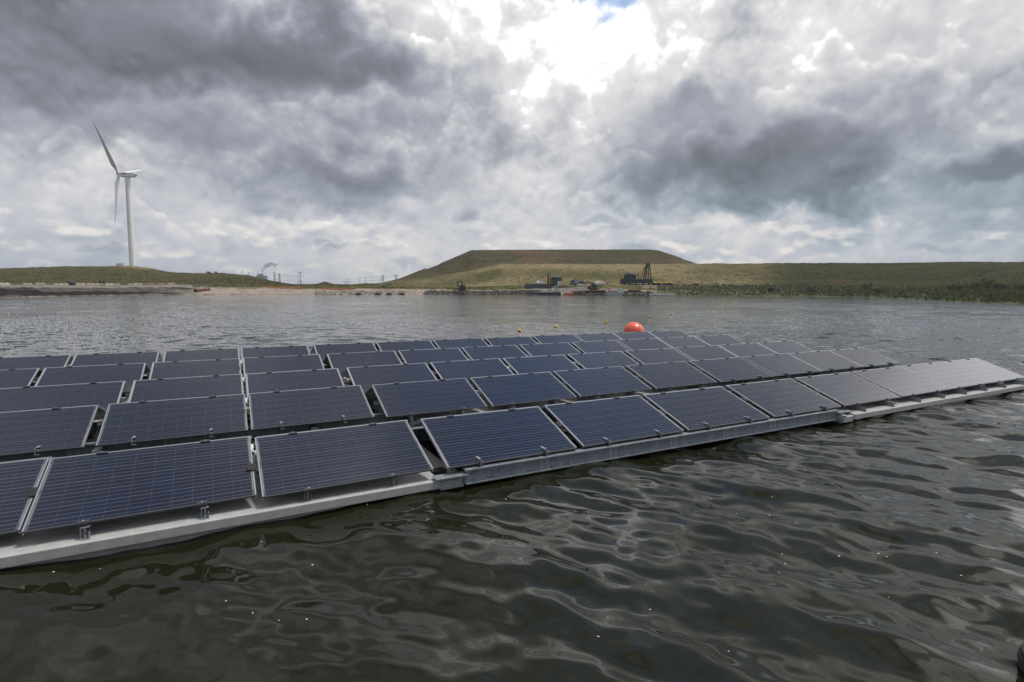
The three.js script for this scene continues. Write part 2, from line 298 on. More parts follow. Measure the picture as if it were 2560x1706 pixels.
// ---------------------------------------------------------------- the lake
{
  const waves = [], wind = 2.0;
  for (let i = 0; i < 110; i++) {
    const L = 0.15 * Math.pow(30, Math.pow((i + rnd()) / 110, 1.05)), a = wind + (rnd() + rnd() + rnd() - 1.5) * 1.25, k = (2 * Math.PI) / L;
    const steep = 0.0142 * (L < 0.3 ? 0.8 : L < 0.6 ? 1.15 : L < 2.0 ? 1.25 : 0.5); waves.push([k * Math.cos(a), k * Math.sin(a), rnd() * 6.283, steep / k, L, steep]);
  }
  const A0 = -0.93, A1 = 0.93, st = 0.0037, r0 = 5.6, r1 = 340, na = Math.ceil((A1 - A0) / st), nr = Math.ceil(Math.log(r1 / r0) / st);
  const pos = new Float32Array((na + 1) * (nr + 1) * 3), nor = new Float32Array(pos.length), uv = new Float32Array((na + 1) * (nr + 1) * 2);
  for (let j = 0; j <= nr; j++) {
    const r = r0 * Math.exp(j * st), cell = r * st;
    const used = waves.map((w) => [...w, sstep(2.5, 5, w[4] / cell)]).filter((w) => w[6] > 0);
    for (let i = 0; i <= na; i++) {
      const a = lerp(A0, A1, i / na), x = r * Math.sin(a), z = 5 - r * Math.cos(a), o = j * (na + 1) + i;
      let y = 0, gx = 0, gz = 0;
      // lee of the array is calmer, open water livelier
      const gust = 0.84 + 0.55 * noise3(x * 0.16, 2.5, z * 0.16) + 0.3 * noise3(x * 0.05, 7.5, z * 0.05) + 0.25 * sstep(2, 14, x + z * 0.4 + 4) - 0.42 * sstep(18, 50, -z);
      const chop = gust * (0.62 + 0.85 * sstep(-2.5, 6, x + 0.5 * z + 4.5)); 
      for (const [kx, kz, ph, amp, L, steep, keep] of used) { const p = kx * x + kz * z + ph, s = Math.sin(p), q = amp * (L < 0.75 ? chop : gust) * keep, c = q * Math.cos(p); y += q * s; gx += c * kx; gz += c * kz; }
      const l = 1 / Math.hypot(gx, 1, gz);
      pos[o * 3] = x; pos[o * 3 + 1] = y; pos[o * 3 + 2] = z; nor[o * 3] = -gx * l; nor[o * 3 + 1] = l; nor[o * 3 + 2] = -gz * l; uv[o * 2] = x / 5; uv[o * 2 + 1] = z / 5;
    }
  }
  const near = [], far = [];
  for (let j = 0; j < nr; j++) { const r = r0 * Math.exp(j * st); for (let i = 0; i < na; i++) { const a = j * (na + 1) + i, b = a + na + 1; (rnd() < sstep(12, 48, r) ? far : near).push(a, a + 1, b, a + 1, b + 1, b); } }
  const g = new THREE.BufferGeometry();
  g.setAttribute('position', new THREE.BufferAttribute(pos, 3)); g.setAttribute('normal', new THREE.BufferAttribute(nor, 3)); g.setAttribute('uv', new THREE.BufferAttribute(uv, 2));
  g.setIndex(near.concat(far)); g.addGroup(0, near.length, 0); g.addGroup(near.length, far.length, 1);
  // small ripples, repeating every 5 m
  const N = 512, hgt = new Float32Array(N * N), rip = [];
  for (let i = 0; i < 90; i++) { const L = 5 / rr(9, 60), a = wind + (rnd() + rnd() - 1) * 1.9, kx = Math.round((Math.cos(a) * 5) / L), kz = Math.round((Math.sin(a) * 5) / L); rip.push([kx, kz, rnd() * 6.283, 1 / Math.max(1, Math.hypot(kx, kz))]); }
  const grad = new Float32Array(N * N * 2);
  for (let y = 0; y < N; y++) for (let x = 0; x < N; x++) { let gx = 0, gy = 0; for (const [kx, kz, p, am] of rip) { const c = Math.cos(2 * Math.PI * (kx * x + kz * y) / N + p) * am; gx += c * kx; gy += c * kz; } grad[(y * N + x) * 2] = gx; grad[(y * N + x) * 2 + 1] = gy; }
  const sc = 0.026;
  const nmap = texture(N, N, (u, v) => { const o = (Math.floor(v * N + 0.01) * N + Math.floor(u * N + 0.01)) * 2, gx = grad[o] * sc, gy = grad[o + 1] * sc, l = 1 / Math.hypot(gx, gy, 1); return [0.5 - gx * l * 0.5, 0.5 - gy * l * 0.5, 0.5 + l * 0.5]; }, false);
  const water = (s) => { const m = new THREE.MeshPhysicalMaterial({ roughness: 0.03, metalness: 0, ior: 1.333, specularIntensity: 1, normalMap: nmap, normalScale: new THREE.Vector2(s, -s) }); m.color.setRGB(0.012, 0.0128, 0.006); return m; };
  const m = new THREE.Mesh(g, [water(0.05), water(0.42)]); m.name = 'lake_water'; m.receiveShadow = true; m.userData.kind = 'structure'; scene.add(m);
}
// ---------------------------------------------------------------- the floating solar array
const YAW = 0.47931, ROWZ = [6.199, 8.766, 10.972, 13.463, 15.813], RIDGE = 0.57, LOW = 0.243, RUN = 0.935, TILT = Math.atan2(RIDGE - LOW, RUN), PW = 1.65, PD = 0.99;
const CENTRE = [-4.1, -2.375, -0.70, 0.995, 2.805, 4.55, 6.29, 8.06, 9.83, 11.545, 13.21, 14.875];   // panel centres along a row
const SWING = 0.02;   // the near left pontoon has drifted a little out of line
const rowPoint = (X, Z, y) => { if (Z < 7.3 && X < 1.9) Z += (1.9 - X) * SWING; return [Math.cos(YAW) * X - Math.sin(YAW) * Z, y, -(Math.sin(YAW) * X + Math.cos(YAW) * Z)]; };
const ROWNAME = ['nearest row', 'second row', 'middle row', 'fourth row', 'farthest row'], ORD = ['first', 'second', 'third', 'fourth', 'fifth', 'sixth', 'seventh', 'eighth', 'ninth', 'tenth', 'eleventh', 'twelfth'];

const concreteTex = texture(512, 512, (u, v) => { const n = tn(u, v, 12, 1, 5), f = tn(u, v, 90, 5, 3), s = sstep(0.18, 0.34, tn(u, v, 30, 9, 4)), pit = sstep(0.36, 0.45, tn(u, v, 150, 3, 2)); const k = 0.86 + n * 0.08 + f * 0.07 - s * 0.07 - pit * 0.22; return [k, k * 0.995, k * 0.98]; });
const concreteBump = texture(512, 512, (u, v) => { const k = 0.5 + tn(u, v, 60, 2, 4) * 0.4 - sstep(0.34, 0.45, tn(u, v, 150, 3, 2)) * 0.4; return [k, k, k]; }, false);
const zincTex = texture(512, 256, (u, v) => { const n = tn(u, v, 18, 4, 3), run = tn(u, v * 0.0 + 0.3, 70, 6, 3), k = 0.68 + n * 0.14 + run * 0.26; return [k * 0.97, k, k * 1.03]; });
const M = {
  concrete: std(0.63, 0.64, 0.65, 0.36, 0, { map: concreteTex, bumpMap: concreteBump, bumpScale: 0.001 }),
  steel: std(0.72, 0.75, 0.79, 0.42, 0.35, { map: zincTex }),
  alu: std(0.5, 0.51, 0.53, 0.36, 0.9),
  black: std(0.02, 0.02, 0.022, 0.5),
  rubber: std(0.018, 0.018, 0.02, 0.75),
  clamp: std(0.055, 0.057, 0.062, 0.45, 0.4),
  bolt: std(0.7, 0.7, 0.7, 0.25, 1),
  white: std(0.74, 0.75, 0.76, 0.5),
  sheet: std(0.6, 0.6, 0.62, 0.6),
};
// silicon: faint crystal grain, three silver busbars along the string
const cellPaint = (u, v, k) => {
  const g = fbm(u * 14 + k * 7, v * 14, k * 3.1, 3, 0.6), h = noise3(u * 40, v * 40 + k, 5);
  let c = [0.068 + g * 0.04 + h * 0.012, 0.098 + g * 0.045 + h * 0.012, 0.182 + g * 0.05 + h * 0.015];
  for (const b of [1 / 6, 0.5, 5 / 6]) if (Math.abs(v - b) < 0.0095) c = [0.44, 0.46, 0.5];
  return c;
};
const cellTex = [0, 1].map((k) => texture(128, 128, (u, v) => cellPaint(u, v, k)));
const CW = 0.156, GAP = 0.0028, GX0 = -(10 * CW + 9 * GAP) / 2, GV0 = (PD - 6 * CW - 5 * GAP) / 2;
const panelTex = texture(1320, 792, (u, v) => {
  const x = (u - 0.5) * 1.626 - GX0, y = v * 0.966 + 0.012 - GV0, i = Math.floor(x / (CW + GAP)), j = Math.floor(y / (CW + GAP)), a = x / (CW + GAP) - i, b = y / (CW + GAP) - j, e = CW / (CW + GAP);
  if (i < 0 || i > 9 || j < 0 || j > 5) return [0.6, 0.6, 0.63];
  if (a > e || b > e) return [0.27, 0.28, 0.33];
  return cellPaint(a / e, b / e, (i * 7 + j * 3) % 5);
});
const glass = (map, tint) => { const m = new THREE.MeshPhysicalMaterial({ map, roughness: 0.2, metalness: 0, ior: 1.46 }); m.color.setRGB(...tint); return m; };
const cellMats = []; for (const t of cellTex) for (const c of [[1, 1, 1], [0.88, 0.94, 1.0], [1.06, 0.98, 0.98], [0.9, 1.0, 1.06]]) cellMats.push(glass(t, c));
const laminateMat = glass(panelTex, [1, 1, 1]), sheetMat = glass(null, [0.075, 0.08, 0.095]);
// shared panel pieces, in panel space: x along the row, -z up the slope, y out of the face
const edgeStrip = bx(PW, 0.016, 0.012), railLong = bx(PW, 0.035, 0.012), railShort = bx(0.012, 0.035, PD - 0.024), laminate = bx(PW - 0.024, 0.006, PD - 0.024), cellGeo = new THREE.BoxGeometry(CW, 0.002, CW);
{ const p = laminate.attributes.position, n = laminate.attributes.normal, uv = laminate.attributes.uv; for (let i = 0; i < p.count; i++) uv.setXY(i, p.getX(i) / (PW - 0.024) + 0.5, 0.5 - p.getZ(i) / (PD - 0.024)); }
const clampGeo = mergeGeometries([bx(0.085, 0.008, 0.034, 0, 0.004, 0), bx(0.085, 0.024, 0.007, 0, -0.008, 0.0215)].map((g) => g.toNonIndexed())), boltGeo = cyl(0.008, 0.008, 0.008, 0, 0.012, 0, 8), backSheet = bx(PW - 0.03, 0.003, PD - 0.03, 0, -0.0065, 0), boxGeo = rbx(0.075, 0.024, 0.11, 0, 0, 0, 0.006);
function panel(name, label, X, Z, r, detail, rear) {
  const p = thing(name, label, 'solar panel', [0, 0, 0], 0, rear ? 'panels on the rear slopes' : 'solar panels facing the camera');
  const jig = rear ? 0 : rr(-0.006, 0.006), mid = (RIDGE + LOW) / 2, z = rear ? Z + RUN / 2 + 0.01 : Z - RUN / 2;
  p.position.set(...rowPoint(X, z, mid + (rear ? 0 : rr(-0.004, 0.004)))); p.rotation.order = 'YXZ'; p.rotation.set(TILT + jig, YAW + (rear ? Math.PI : 0) + jig * 0.4 + (r === 0 && X < 1.9 ? SWING : 0), rr(-0.0015, 0.0015));
  const put = (n, g, m, x, y, zz, ry = 0, to = p) => { const o = new THREE.Mesh(g, m); o.name = n; o.castShadow = o.receiveShadow = true; o.position.set(x, y, zz); o.rotation.y = ry; to.add(o); return o; };
  put('edge_strip', edgeStrip, M.clamp, 0, -0.009, PD / 2 - 0.006); put('frame_rail', railLong, M.alu, 0, -0.0175, -PD / 2 + 0.006);
  put('frame_rail', railShort, M.alu, -PW / 2 + 0.006, -0.0175, 0); put('frame_rail', railShort, M.alu, PW / 2 - 0.006, -0.0175, 0);
  if (detail) {
    put('backsheet', laminate, sheetMat, 0, -0.0062, 0);
    for (let i = 0; i < 10; i++) for (let j = 0; j < 6; j++) put('solar_cell', cellGeo, cellMats[Math.floor(rnd() * cellMats.length)], GX0 + CW / 2 + i * (CW + GAP), -0.0028, PD / 2 - GV0 - CW / 2 - j * (CW + GAP));
    for (const s of [-1, 1]) put('ribbon', bx(0.004, 0.001, 0.36), M.alu, s * (PW / 2 - 0.021), -0.0024, 0.22).material = M.alu, put('ribbon', bx(0.004, 0.001, 0.36), M.alu, s * (PW / 2 - 0.021), -0.0024, -0.22);
  } else put('laminate', laminate, laminateMat, 0, -0.0055, 0);
  put('rear_sheet', backSheet, M.sheet, 0, -0.006, 0);
  for (const x of [-0.44, 0.40]) for (const s of rear ? [1] : [1, -1]) {
    const c = put('clamp', clampGeo, M.clamp, x + rr(-0.02, 0.02), 0.001, s * (PD / 2 - 0.008), s > 0 ? 0 : Math.PI);
    if (detail) put('bolt', boltGeo, M.bolt, 0, 0, 0, 0, c);
  }
  return p;
}
const panels = [];
for (let r = 0; r < 5; r++) for (let i = 0; i < 12; i++) {
  const X = CENTRE[i] - (r > 0 && i < 2 ? 0.09 : 0), k = 11 - i;
  const zr = ROWZ[r] + (r === 1 && i < 4 ? 0.1 : 0);
  const p = panel('solar_panel', `dark blue solar panel in the ${ROWNAME[r]}, ${k ? ORD[k] + ' from its right end' : 'the one at its right end'}`, X, zr, r, r < 2, false);
  panels.push(p);
  panel('rear_solar_panel', `solar panel on the far side of the ${ROWNAME[r]}, sloping down away from the camera`, X, zr, r, false, true);
  // connector boxes and cables in the gap on its left
  if (i > 0 && i !== 4 && r < 4) {
    const wide = i === 3, at0 = -PW / 2 - (wide ? 0.025 : 0.035);
    const b1 = part('connector_box', boxGeo, M.rubber, p); b1.position.set(at0 + (wide ? 0.028 : 0.012), -0.02, wide ? 0.02 : rr(-0.08, 0.05)); b1.rotation.set(0.05, 0.1, 0.1);
    if (wide) {
      const b2 = part('connector_box', boxGeo, M.rubber, p); b2.position.set(at0 - 0.04, -0.015, 0.0); b2.rotation.set(0, -0.15, -0.1);
      part('cable', tube([[at0 - 0.03, -0.03, 0.06], [at0 - 0.01, -0.035, 0.16], [at0 + 0.01, -0.03, 0.21], [at0 + 0.02, -0.04, 0.12], [at0 + 0.03, -0.02, 0.05]], 0.004, 20, 5), M.rubber, p);
      part('cable', tube([[at0 - 0.02, -0.03, -0.05], [at0 + 0.015, -0.04, -0.2], [at0 - 0.02, -0.04, -0.3], [at0 + 0.02, -0.04, -0.38], [at0 - 0.02, -0.05, -0.42], [at0 + 0.01, -0.04, -0.33]], 0.004, 30, 5), M.rubber, p);
      part('conduit', bar([at0 - 0.01, -0.06, -0.3], [at0 - 0.005, -0.06, -0.44], 0.022, 10), M.white, p);
    } else part('cable', tube([[at0, -0.03, 0], [at0 - 0.01, -0.045, 0.16], [at0 + 0.01, -0.05, 0.3]], 0.004, 14, 5), M.rubber, p);
  }
}
// what carries the panels: concrete pontoons and steel frames, in alternation
const SECTION = [['left', 0, 3, -5.2, 2.15], ['middle', 4, 7, 2.17, 8.73], ['right', 8, 11, 8.75, 15.98]];
const railing = [];
for (let r = 0; r < 5; r++) SECTION.forEach(([side, i0, i1, x0, x1], k) => {
  const solid = (r + k) % 2 === 0, xc = (x0 + x1) / 2, L = x1 - x0, Z = ROWZ[r] + (r === 1 && k === 0 ? 0.1 : 0);
  const g = thing(solid ? 'concrete_pontoon' : 'steel_truss', solid ? `grey concrete pontoon floating under the ${side} panels of the ${ROWNAME[r]}` : `galvanised steel truss carrying the ${side} panels of the ${ROWNAME[r]}`, solid ? 'pontoon' : 'steel truss', rowPoint(xc, Z, 0), YAW + (r === 0 && k === 0 ? SWING : 0), solid ? 'concrete pontoons of the array' : 'steel frames of the array');
  const P = (n, geo, m, to = g) => part(n, geo, m, to);
  const DECKY = 0.125;
  if (solid) {
    P('deck', rbx(L - 0.56, 0.095, 2.1, 0, DECKY - 0.0475, 0.03, 0.012), M.concrete); P('hull', rbx(L - 0.6, 0.42, 1.96, 0, DECKY - 0.302, 0.03, 0.03), M.concrete);
    for (const s of [-1, 1]) {   // end blocks, a little lower, with a raised lip
      P('end_block', rbx(0.28, 0.1, 2.06, s * (L / 2 - 0.141), DECKY - 0.075, 0.03, 0.012), M.concrete); P('end_hull', rbx(0.26, 0.4, 1.94, s * (L / 2 - 0.16), DECKY - 0.322, 0.03, 0.03), M.concrete);
      P('lip', rbx(0.07, 0.03, 0.3, s * (L / 2 - 0.04), DECKY - 0.012, 0.92, 0.006), M.concrete);
      P('joint_pad', rbx(0.15, 0.045, 0.1, s * (L / 2 - 0.2), DECKY + 0.004, 0.8, 0.006), M.rubber);
    }
  } else {
    for (const s of [-1, 1]) {   // I-beams
      const z = s * (r ? 0.62 : 0.94);
      const b = P('beam', [bx(L + 0.02, 0.138, 0.012, 0, 0.125, z), bx(L + 0.02, 0.012, 0.1, 0, 0.2, z), bx(L + 0.02, 0.012, 0.1, 0, 0.05, z)], M.steel);
      for (const q of [-1, 1]) P('beam_shoe', bx(0.36, 0.014, 0.14, q * (L / 2 + 0.17), 0.155, z), M.steel, b);
    }
    if (r === 0) for (let c = 0; c < 9; c++) { const a = -L / 2 + 0.3 + c * 0.7 + rr(-0.1, 0.1), w = rr(0.2, 0.5), y = rr(-0.02, 0.02); P('cable', tube([[a, 0.06, 0.78], [a + w * 0.3, y, 0.86], [a + w * 0.7, y + 0.01, 0.84], [a + w, 0.06, 0.76]], 0.007, 14, 5), M.rubber); }
    for (const q of [-0.34, 0, 0.34]) P('cross_beam', [bx(0.08, 0.1, 1.86, q * L, 0.12, 0)], M.steel);
  }
  for (let i = i0; i <= i1; i++) for (const off of [-0.44, 0.40]) {
    const x = CENTRE[i] - (r > 0 && i < 2 ? 0.09 : 0) + off - xc, base = solid ? DECKY : 0.206;
    // rafters under the front and the rear panel
    const sl = Math.hypot(RUN, RIDGE - LOW), my = (RIDGE + LOW) / 2 - 0.062;
    P('rafter', bx(0.04, 0.034, sl - 0.08, x, my, RUN / 2, TILT), M.steel);
    P('rafter', bx(0.04, 0.034, sl - 0.08, x, my, -RUN / 2 - 0.01, -TILT), M.steel);
    const top = LOW - 0.04, h = top - base;
    if (solid && k === 0) {
      const b = P('bracket', [bx(0.06, 0.006, 0.09, x, base + 0.003, 0.99), bx(0.006, Math.max(h, 0.06), 0.07, x - 0.027, base + Math.max(h, 0.06) / 2 + 0.006, 0.98), bx(0.06, 0.006, 0.07, x, top + 0.012, 0.965), bx(0.006, 0.04, 0.05, x + 0.027, base + 0.03, 1.0)], M.steel);
      P('bolt', bar([x, base + 0.006, 1.0], [x, top + 0.01, 1.0], 0.007, 8), M.bolt, b);
    } else {
      const len = solid ? 0.2 : 0.11, y = solid ? base : 0.206;
      P('bracket', [bx(0.006, 0.075, 0.36, x - 0.02, y + 0.0385, 0.935 + len - 0.26), bx(0.045, 0.006, 0.36, x + 0.002, y + 0.003, 0.936 + len - 0.26), bx(0.03, 0.006, 0.2, x - 0.006, y + 0.074, 0.936 - 0.13)], M.steel);
    }
    P('ridge_post', bx(0.04, RIDGE - 0.12 - base, 0.04, x, (RIDGE - 0.12 + base) / 2, -0.005), M.steel);
  }
});

// ---------------------------------------------------------------- buoys
{
  const p = at(1585, 812, 24); const b = thing('orange_buoy', 'large round orange mooring buoy floating behind the farthest panel row', 'buoy', [p.x, 0, p.z]);
  const vinyl = new THREE.MeshPhysicalMaterial({ roughness: 0.38, clearcoat: 0.5, clearcoatRoughness: 0.25 }); vinyl.color.setRGB(0.85, 0.11, 0.05);
  const s = new THREE.SphereGeometry(0.46, 48, 32); s.scale(1, 0.97, 1); s.translate(0, 0.27, 0); part('ball', s, vinyl, b);
  part('rope_eye', [new THREE.TorusGeometry(0.06, 0.022, 8, 20).translate(0, -0.19, 0)], vinyl, b); part('seam', new THREE.TorusGeometry(0.4595, 0.004, 6, 64).rotateX(Math.PI / 2).translate(0, 0.27, 0), vinyl, b);
  const yel = std(0.72, 0.42, 0.02, 0.45);
  const nm = ['nearest', 'second nearest', 'third nearest', 'fourth nearest', 'fifth nearest', 'sixth nearest', 'seventh nearest', 'eighth nearest', 'third farthest', 'second farthest', 'farthest'];
  [[1298.5, 827], [1389.6, 817], [1516, 805], [1624, 791.5], [1679, 785], [1767.6, 770.5], [1806.5, 762.6], [1835, 757], [1832, 753.6], [1813, 749.6], [1785, 747.6]].forEach(([px, py], i) => {
    const hor = 723.8 + (px - 1280) * 0.005, d = (EYE * FOCAL) / (py + 2 - hor), q = at(px, py, d);
    const o = thing('yellow_float', `small yellow float ball on the lake, ${nm[i]} of the string of floats`, 'float', [q.x, 0, q.z], rr(0, 3), 'string of yellow floats');
    part('ball', new THREE.SphereGeometry(0.092, 20, 14).translate(0, 0.04, 0), yel, o); part('line_eye', new THREE.TorusGeometry(0.025, 0.009, 6, 12).translate(0, 0.14, 0), yel, o);
  });
}
// scraps drifting on the water
{
  const g = new THREE.CircleGeometry(1, 7).rotateX(-Math.PI / 2), m = new THREE.InstancedMesh(g, std(0.55, 0.55, 0.5, 0.8), 70), q = new THREE.Object3D();
  for (let i = 0; i < 70; i++) { const z = rr(-9, -3), x = rr(-0.9, 0.95) * -z; q.position.set(x, 0.012, z); q.rotation.set(rr(-0.1, 0.1), rr(0, 6), rr(-0.1, 0.1)); q.scale.set(rr(0.004, 0.012), 1, rr(0.003, 0.008)); q.updateMatrix(); m.setMatrixAt(i, q.matrix); }
  m.name = 'floating_scraps'; m.userData.kind = 'stuff'; m.userData.label = 'tiny pale scraps drifting on the water'; scene.add(m);
}
// tyre hung as a fender at the lower right
{
  const p = at(2712, 1758, 2.75); const t = thing('tyre_fender', 'black rubber tyre used as boat fender, cut off at the lower right corner', 'tyre', [p.x + 0.06, -0.03, p.z]);
  t.rotation.set(0.12, 0, -0.22);
  const prof = []; for (let i = 0; i <= 20; i++) { const a = -1.9 + (3.8 * i) / 20; prof.push(new THREE.Vector2(0.235 + 0.085 * Math.cos(a), 0.1 * Math.sin(a))); }
  part('carcass', new THREE.LatheGeometry(prof, 64), M.rubber, t);
  for (let k = -2; k <= 2; k++) part('tread_rib', new THREE.TorusGeometry(0.318 - Math.abs(k) * Math.abs(k) * 0.0035, 0.011, 8, 72).rotateX(Math.PI / 2).scale(1, 0.8, 1).translate(0, k * 0.027, 0), M.rubber, t);
}
// ---------------------------------------------------------------- far shore: things
const C = {
  rust: std(0.17, 0.06, 0.03, 0.85), darkrust: std(0.075, 0.035, 0.024, 0.9), orange: std(0.42, 0.13, 0.05, 0.8), tower: std(0.9, 0.9, 0.91, 0.4), red: std(0.5, 0.03, 0.04, 0.5), greytext: std(0.35, 0.37, 0.42, 0.6),
  block: std(0.5, 0.46, 0.38, 0.9), block2: std(0.6, 0.58, 0.53, 0.9), block3: std(0.36, 0.29, 0.23, 0.9), dark: std(0.022, 0.024, 0.03, 0.6), navy: std(0.03, 0.036, 0.05, 0.55), blue: std(0.07, 0.15, 0.3, 0.5), paleblue: std(0.16, 0.22, 0.3, 0.5),
  car: std(0.75, 0.75, 0.76, 0.3), window: std(0.02, 0.025, 0.03, 0.1), tyre: std(0.015, 0.015, 0.015, 0.8), wall: std(0.1, 0.105, 0.1, 0.85), cabin: std(0.05, 0.07, 0.062, 0.6), roof: std(0.25, 0.25, 0.25, 0.7), yellow: std(0.6, 0.36, 0.02, 0.55), green: std(0.025, 0.09, 0.06, 0.5),
  skin: std(0.45, 0.28, 0.2, 0.6), hivis: std(0.75, 0.14, 0.03, 0.6), trouser: std(0.04, 0.045, 0.07, 0.8), wood: std(0.09, 0.07, 0.05, 0.9), farsteel: std(0.1, 0.098, 0.095, 0.8), rock: std(0.2, 0.18, 0.15, 0.95), grey: std(0.3, 0.31, 0.32, 0.7), lightgrey: std(0.5, 0.5, 0.5, 0.7), sand: std(0.45, 0.36, 0.26, 0.9),  // the far industry has a neutral dark steel colour of its own
};
const ground = (px, d) => { const x = landX(px, d); return [x, landY(px, d) , -d]; };
const face = (px) => Math.atan((1280 - px) * SLOPE);     // turn so that a thing's front looks at the camera

// wind turbine
{
  const D = 380, foot = at(332, 667, D), top = at(316.5, 443, D), H = top.y - foot.y + 2, base = [foot.x, foot.y - 2, foot.z];
  const t = thing('wind_turbine', 'tall white three-bladed wind turbine standing on the grassy mound', 'wind turbine', base);
  const prof = [[2.15, 0], [2.1, 6], [1.95, H * 0.3], [1.75, H * 0.6], [1.5, H]].map(([r, y]) => new THREE.Vector2(r, y));
  const tw = part('tower', new THREE.LatheGeometry(prof, 40), C.tower, t);
  for (const k of [0.25, 0.5, 0.76]) part('flange', new THREE.TorusGeometry(lerp(2.1, 1.5, k) - 0.005, 0.03, 6, 40).rotateX(Math.PI / 2).translate(0, H * k, 0), C.tower, tw);
  const az = -36 * Math.PI / 180, R = V(Math.cos(az), 0, Math.sin(az)), F = V(Math.sin(az), 0, -Math.cos(az));
  const axis = R.clone().multiplyScalar(-0.904).add(F.clone().multiplyScalar(0.428)).normalize(), side = R.clone().multiplyScalar(-0.428).add(F.clone().multiplyScalar(-0.904)).normalize();
  const turn = Math.atan2(-axis.z, axis.x), put = (o, x, y, z) => { o.position.set(x, y, z); o.rotation.y = turn; return o; };
  // nacelle: local +x points to the rotor
  const s = [[4.3, -1.15], [4.3, 0.9], [3.4, 1.25], [-4.3, 1.25], [-5.3, 0.7], [-4.5, -0.9], [-3.7, -1.2], [3.6, -1.3]];
  const nac = put(part('nacelle', extrude(s, 3.1, 0.25), C.tower, t), 0, H + 1.5, 0);
  part('rear_vent', bx(0.1, 0.9, 2.6, -5.15, -0.1, 0, 0, 0, 0.5), C.grey, nac);
  for (const q of [-1, 1]) { part('red_band', bx(3.4, 0.75, 0.04, 1.4, 0.3, q * 1.83), C.red, nac); part('lettering', [0, 1, 2, 3, 4].map((i) => bx(0.42, 0.3, 0.04, -1.0 - i * 0.55, 0.25, q * 1.83)), C.greytext, nac); }
  const hubAt = axis.clone().multiplyScalar(5.4).add(V(0, H + 2.1, 0));
  const hubG = new THREE.SphereGeometry(1.15, 24, 16).scale(1.35, 1, 1); const hub = put(part('hub', hubG, C.tower, t), hubAt.x, hubAt.y, hubAt.z);
  for (let k = 0; k < 3; k++) {
    const phi = (46 + 120 * k) * Math.PI / 180, dir = V(0, Math.cos(phi), 0).add(side.clone().multiplyScalar(Math.sin(phi)));
    const L = 37, secs = [[0, 1.5, 1.5, 0.2], [2, 1.5, 1.3, 1.5], [7, 2.9, 0.7, 1.5], [14, 2.3, 0.5, 1.4], [24, 1.5, 0.3, 1.3], [32, 0.9, 0.16, 1.22], [L, 0.3, 0.1, 1.2]], pos = [], idx = [], N = 14;
    secs.forEach(([r, ch, th, tw2]) => { for (let i = 0; i < N; i++) { const a = (i / N) * 2 * Math.PI, cx = (Math.cos(a) * 0.5 - (ch > 1.6 ? 0.15 : 0)) * ch, cy = Math.sin(a) * 0.5 * th; pos.push(cx * Math.cos(tw2) - cy * Math.sin(tw2), r, cx * Math.sin(tw2) + cy * Math.cos(tw2)); } });
    for (let j = 0; j < secs.length - 1; j++) for (let i = 0; i < N; i++) { const a = j * N + i, b = j * N + ((i + 1) % N); idx.push(a, a + N, b, b, a + N, b + N); }
    const g = new THREE.BufferGeometry(); g.setAttribute('position', new THREE.Float32BufferAttribute(pos, 3)); g.setAttribute('uv', new THREE.Float32BufferAttribute(new Array((pos.length / 3) * 2).fill(0), 2)); g.setIndex(idx); g.computeVertexNormals();
    const b = part('blade', g, C.tower, t); const tang = V().crossVectors(axis, dir).normalize();
    b.quaternion.setFromRotationMatrix(new THREE.Matrix4().makeBasis(tang, dir, V().crossVectors(tang, dir))); b.position.copy(hubAt);
  }
  const k = at(299.5, 667.5, 372); const kiosk = thing('transformer_kiosk', 'small white kiosk on the mound left of the wind turbine', 'kiosk', [k.x, k.y - 0.2, k.z], face(300));
  part('housing', rbx(3.9, 2.2, 2.6, 0, 1.1, 0, 0.06), C.car, kiosk); part('roof', bx(4.2, 0.18, 2.9, 0, 2.3, 0), C.roof, kiosk); part('door', bx(0.9, 1.8, 0.06, -0.9, 1.0, 1.33), C.grey, kiosk);
}
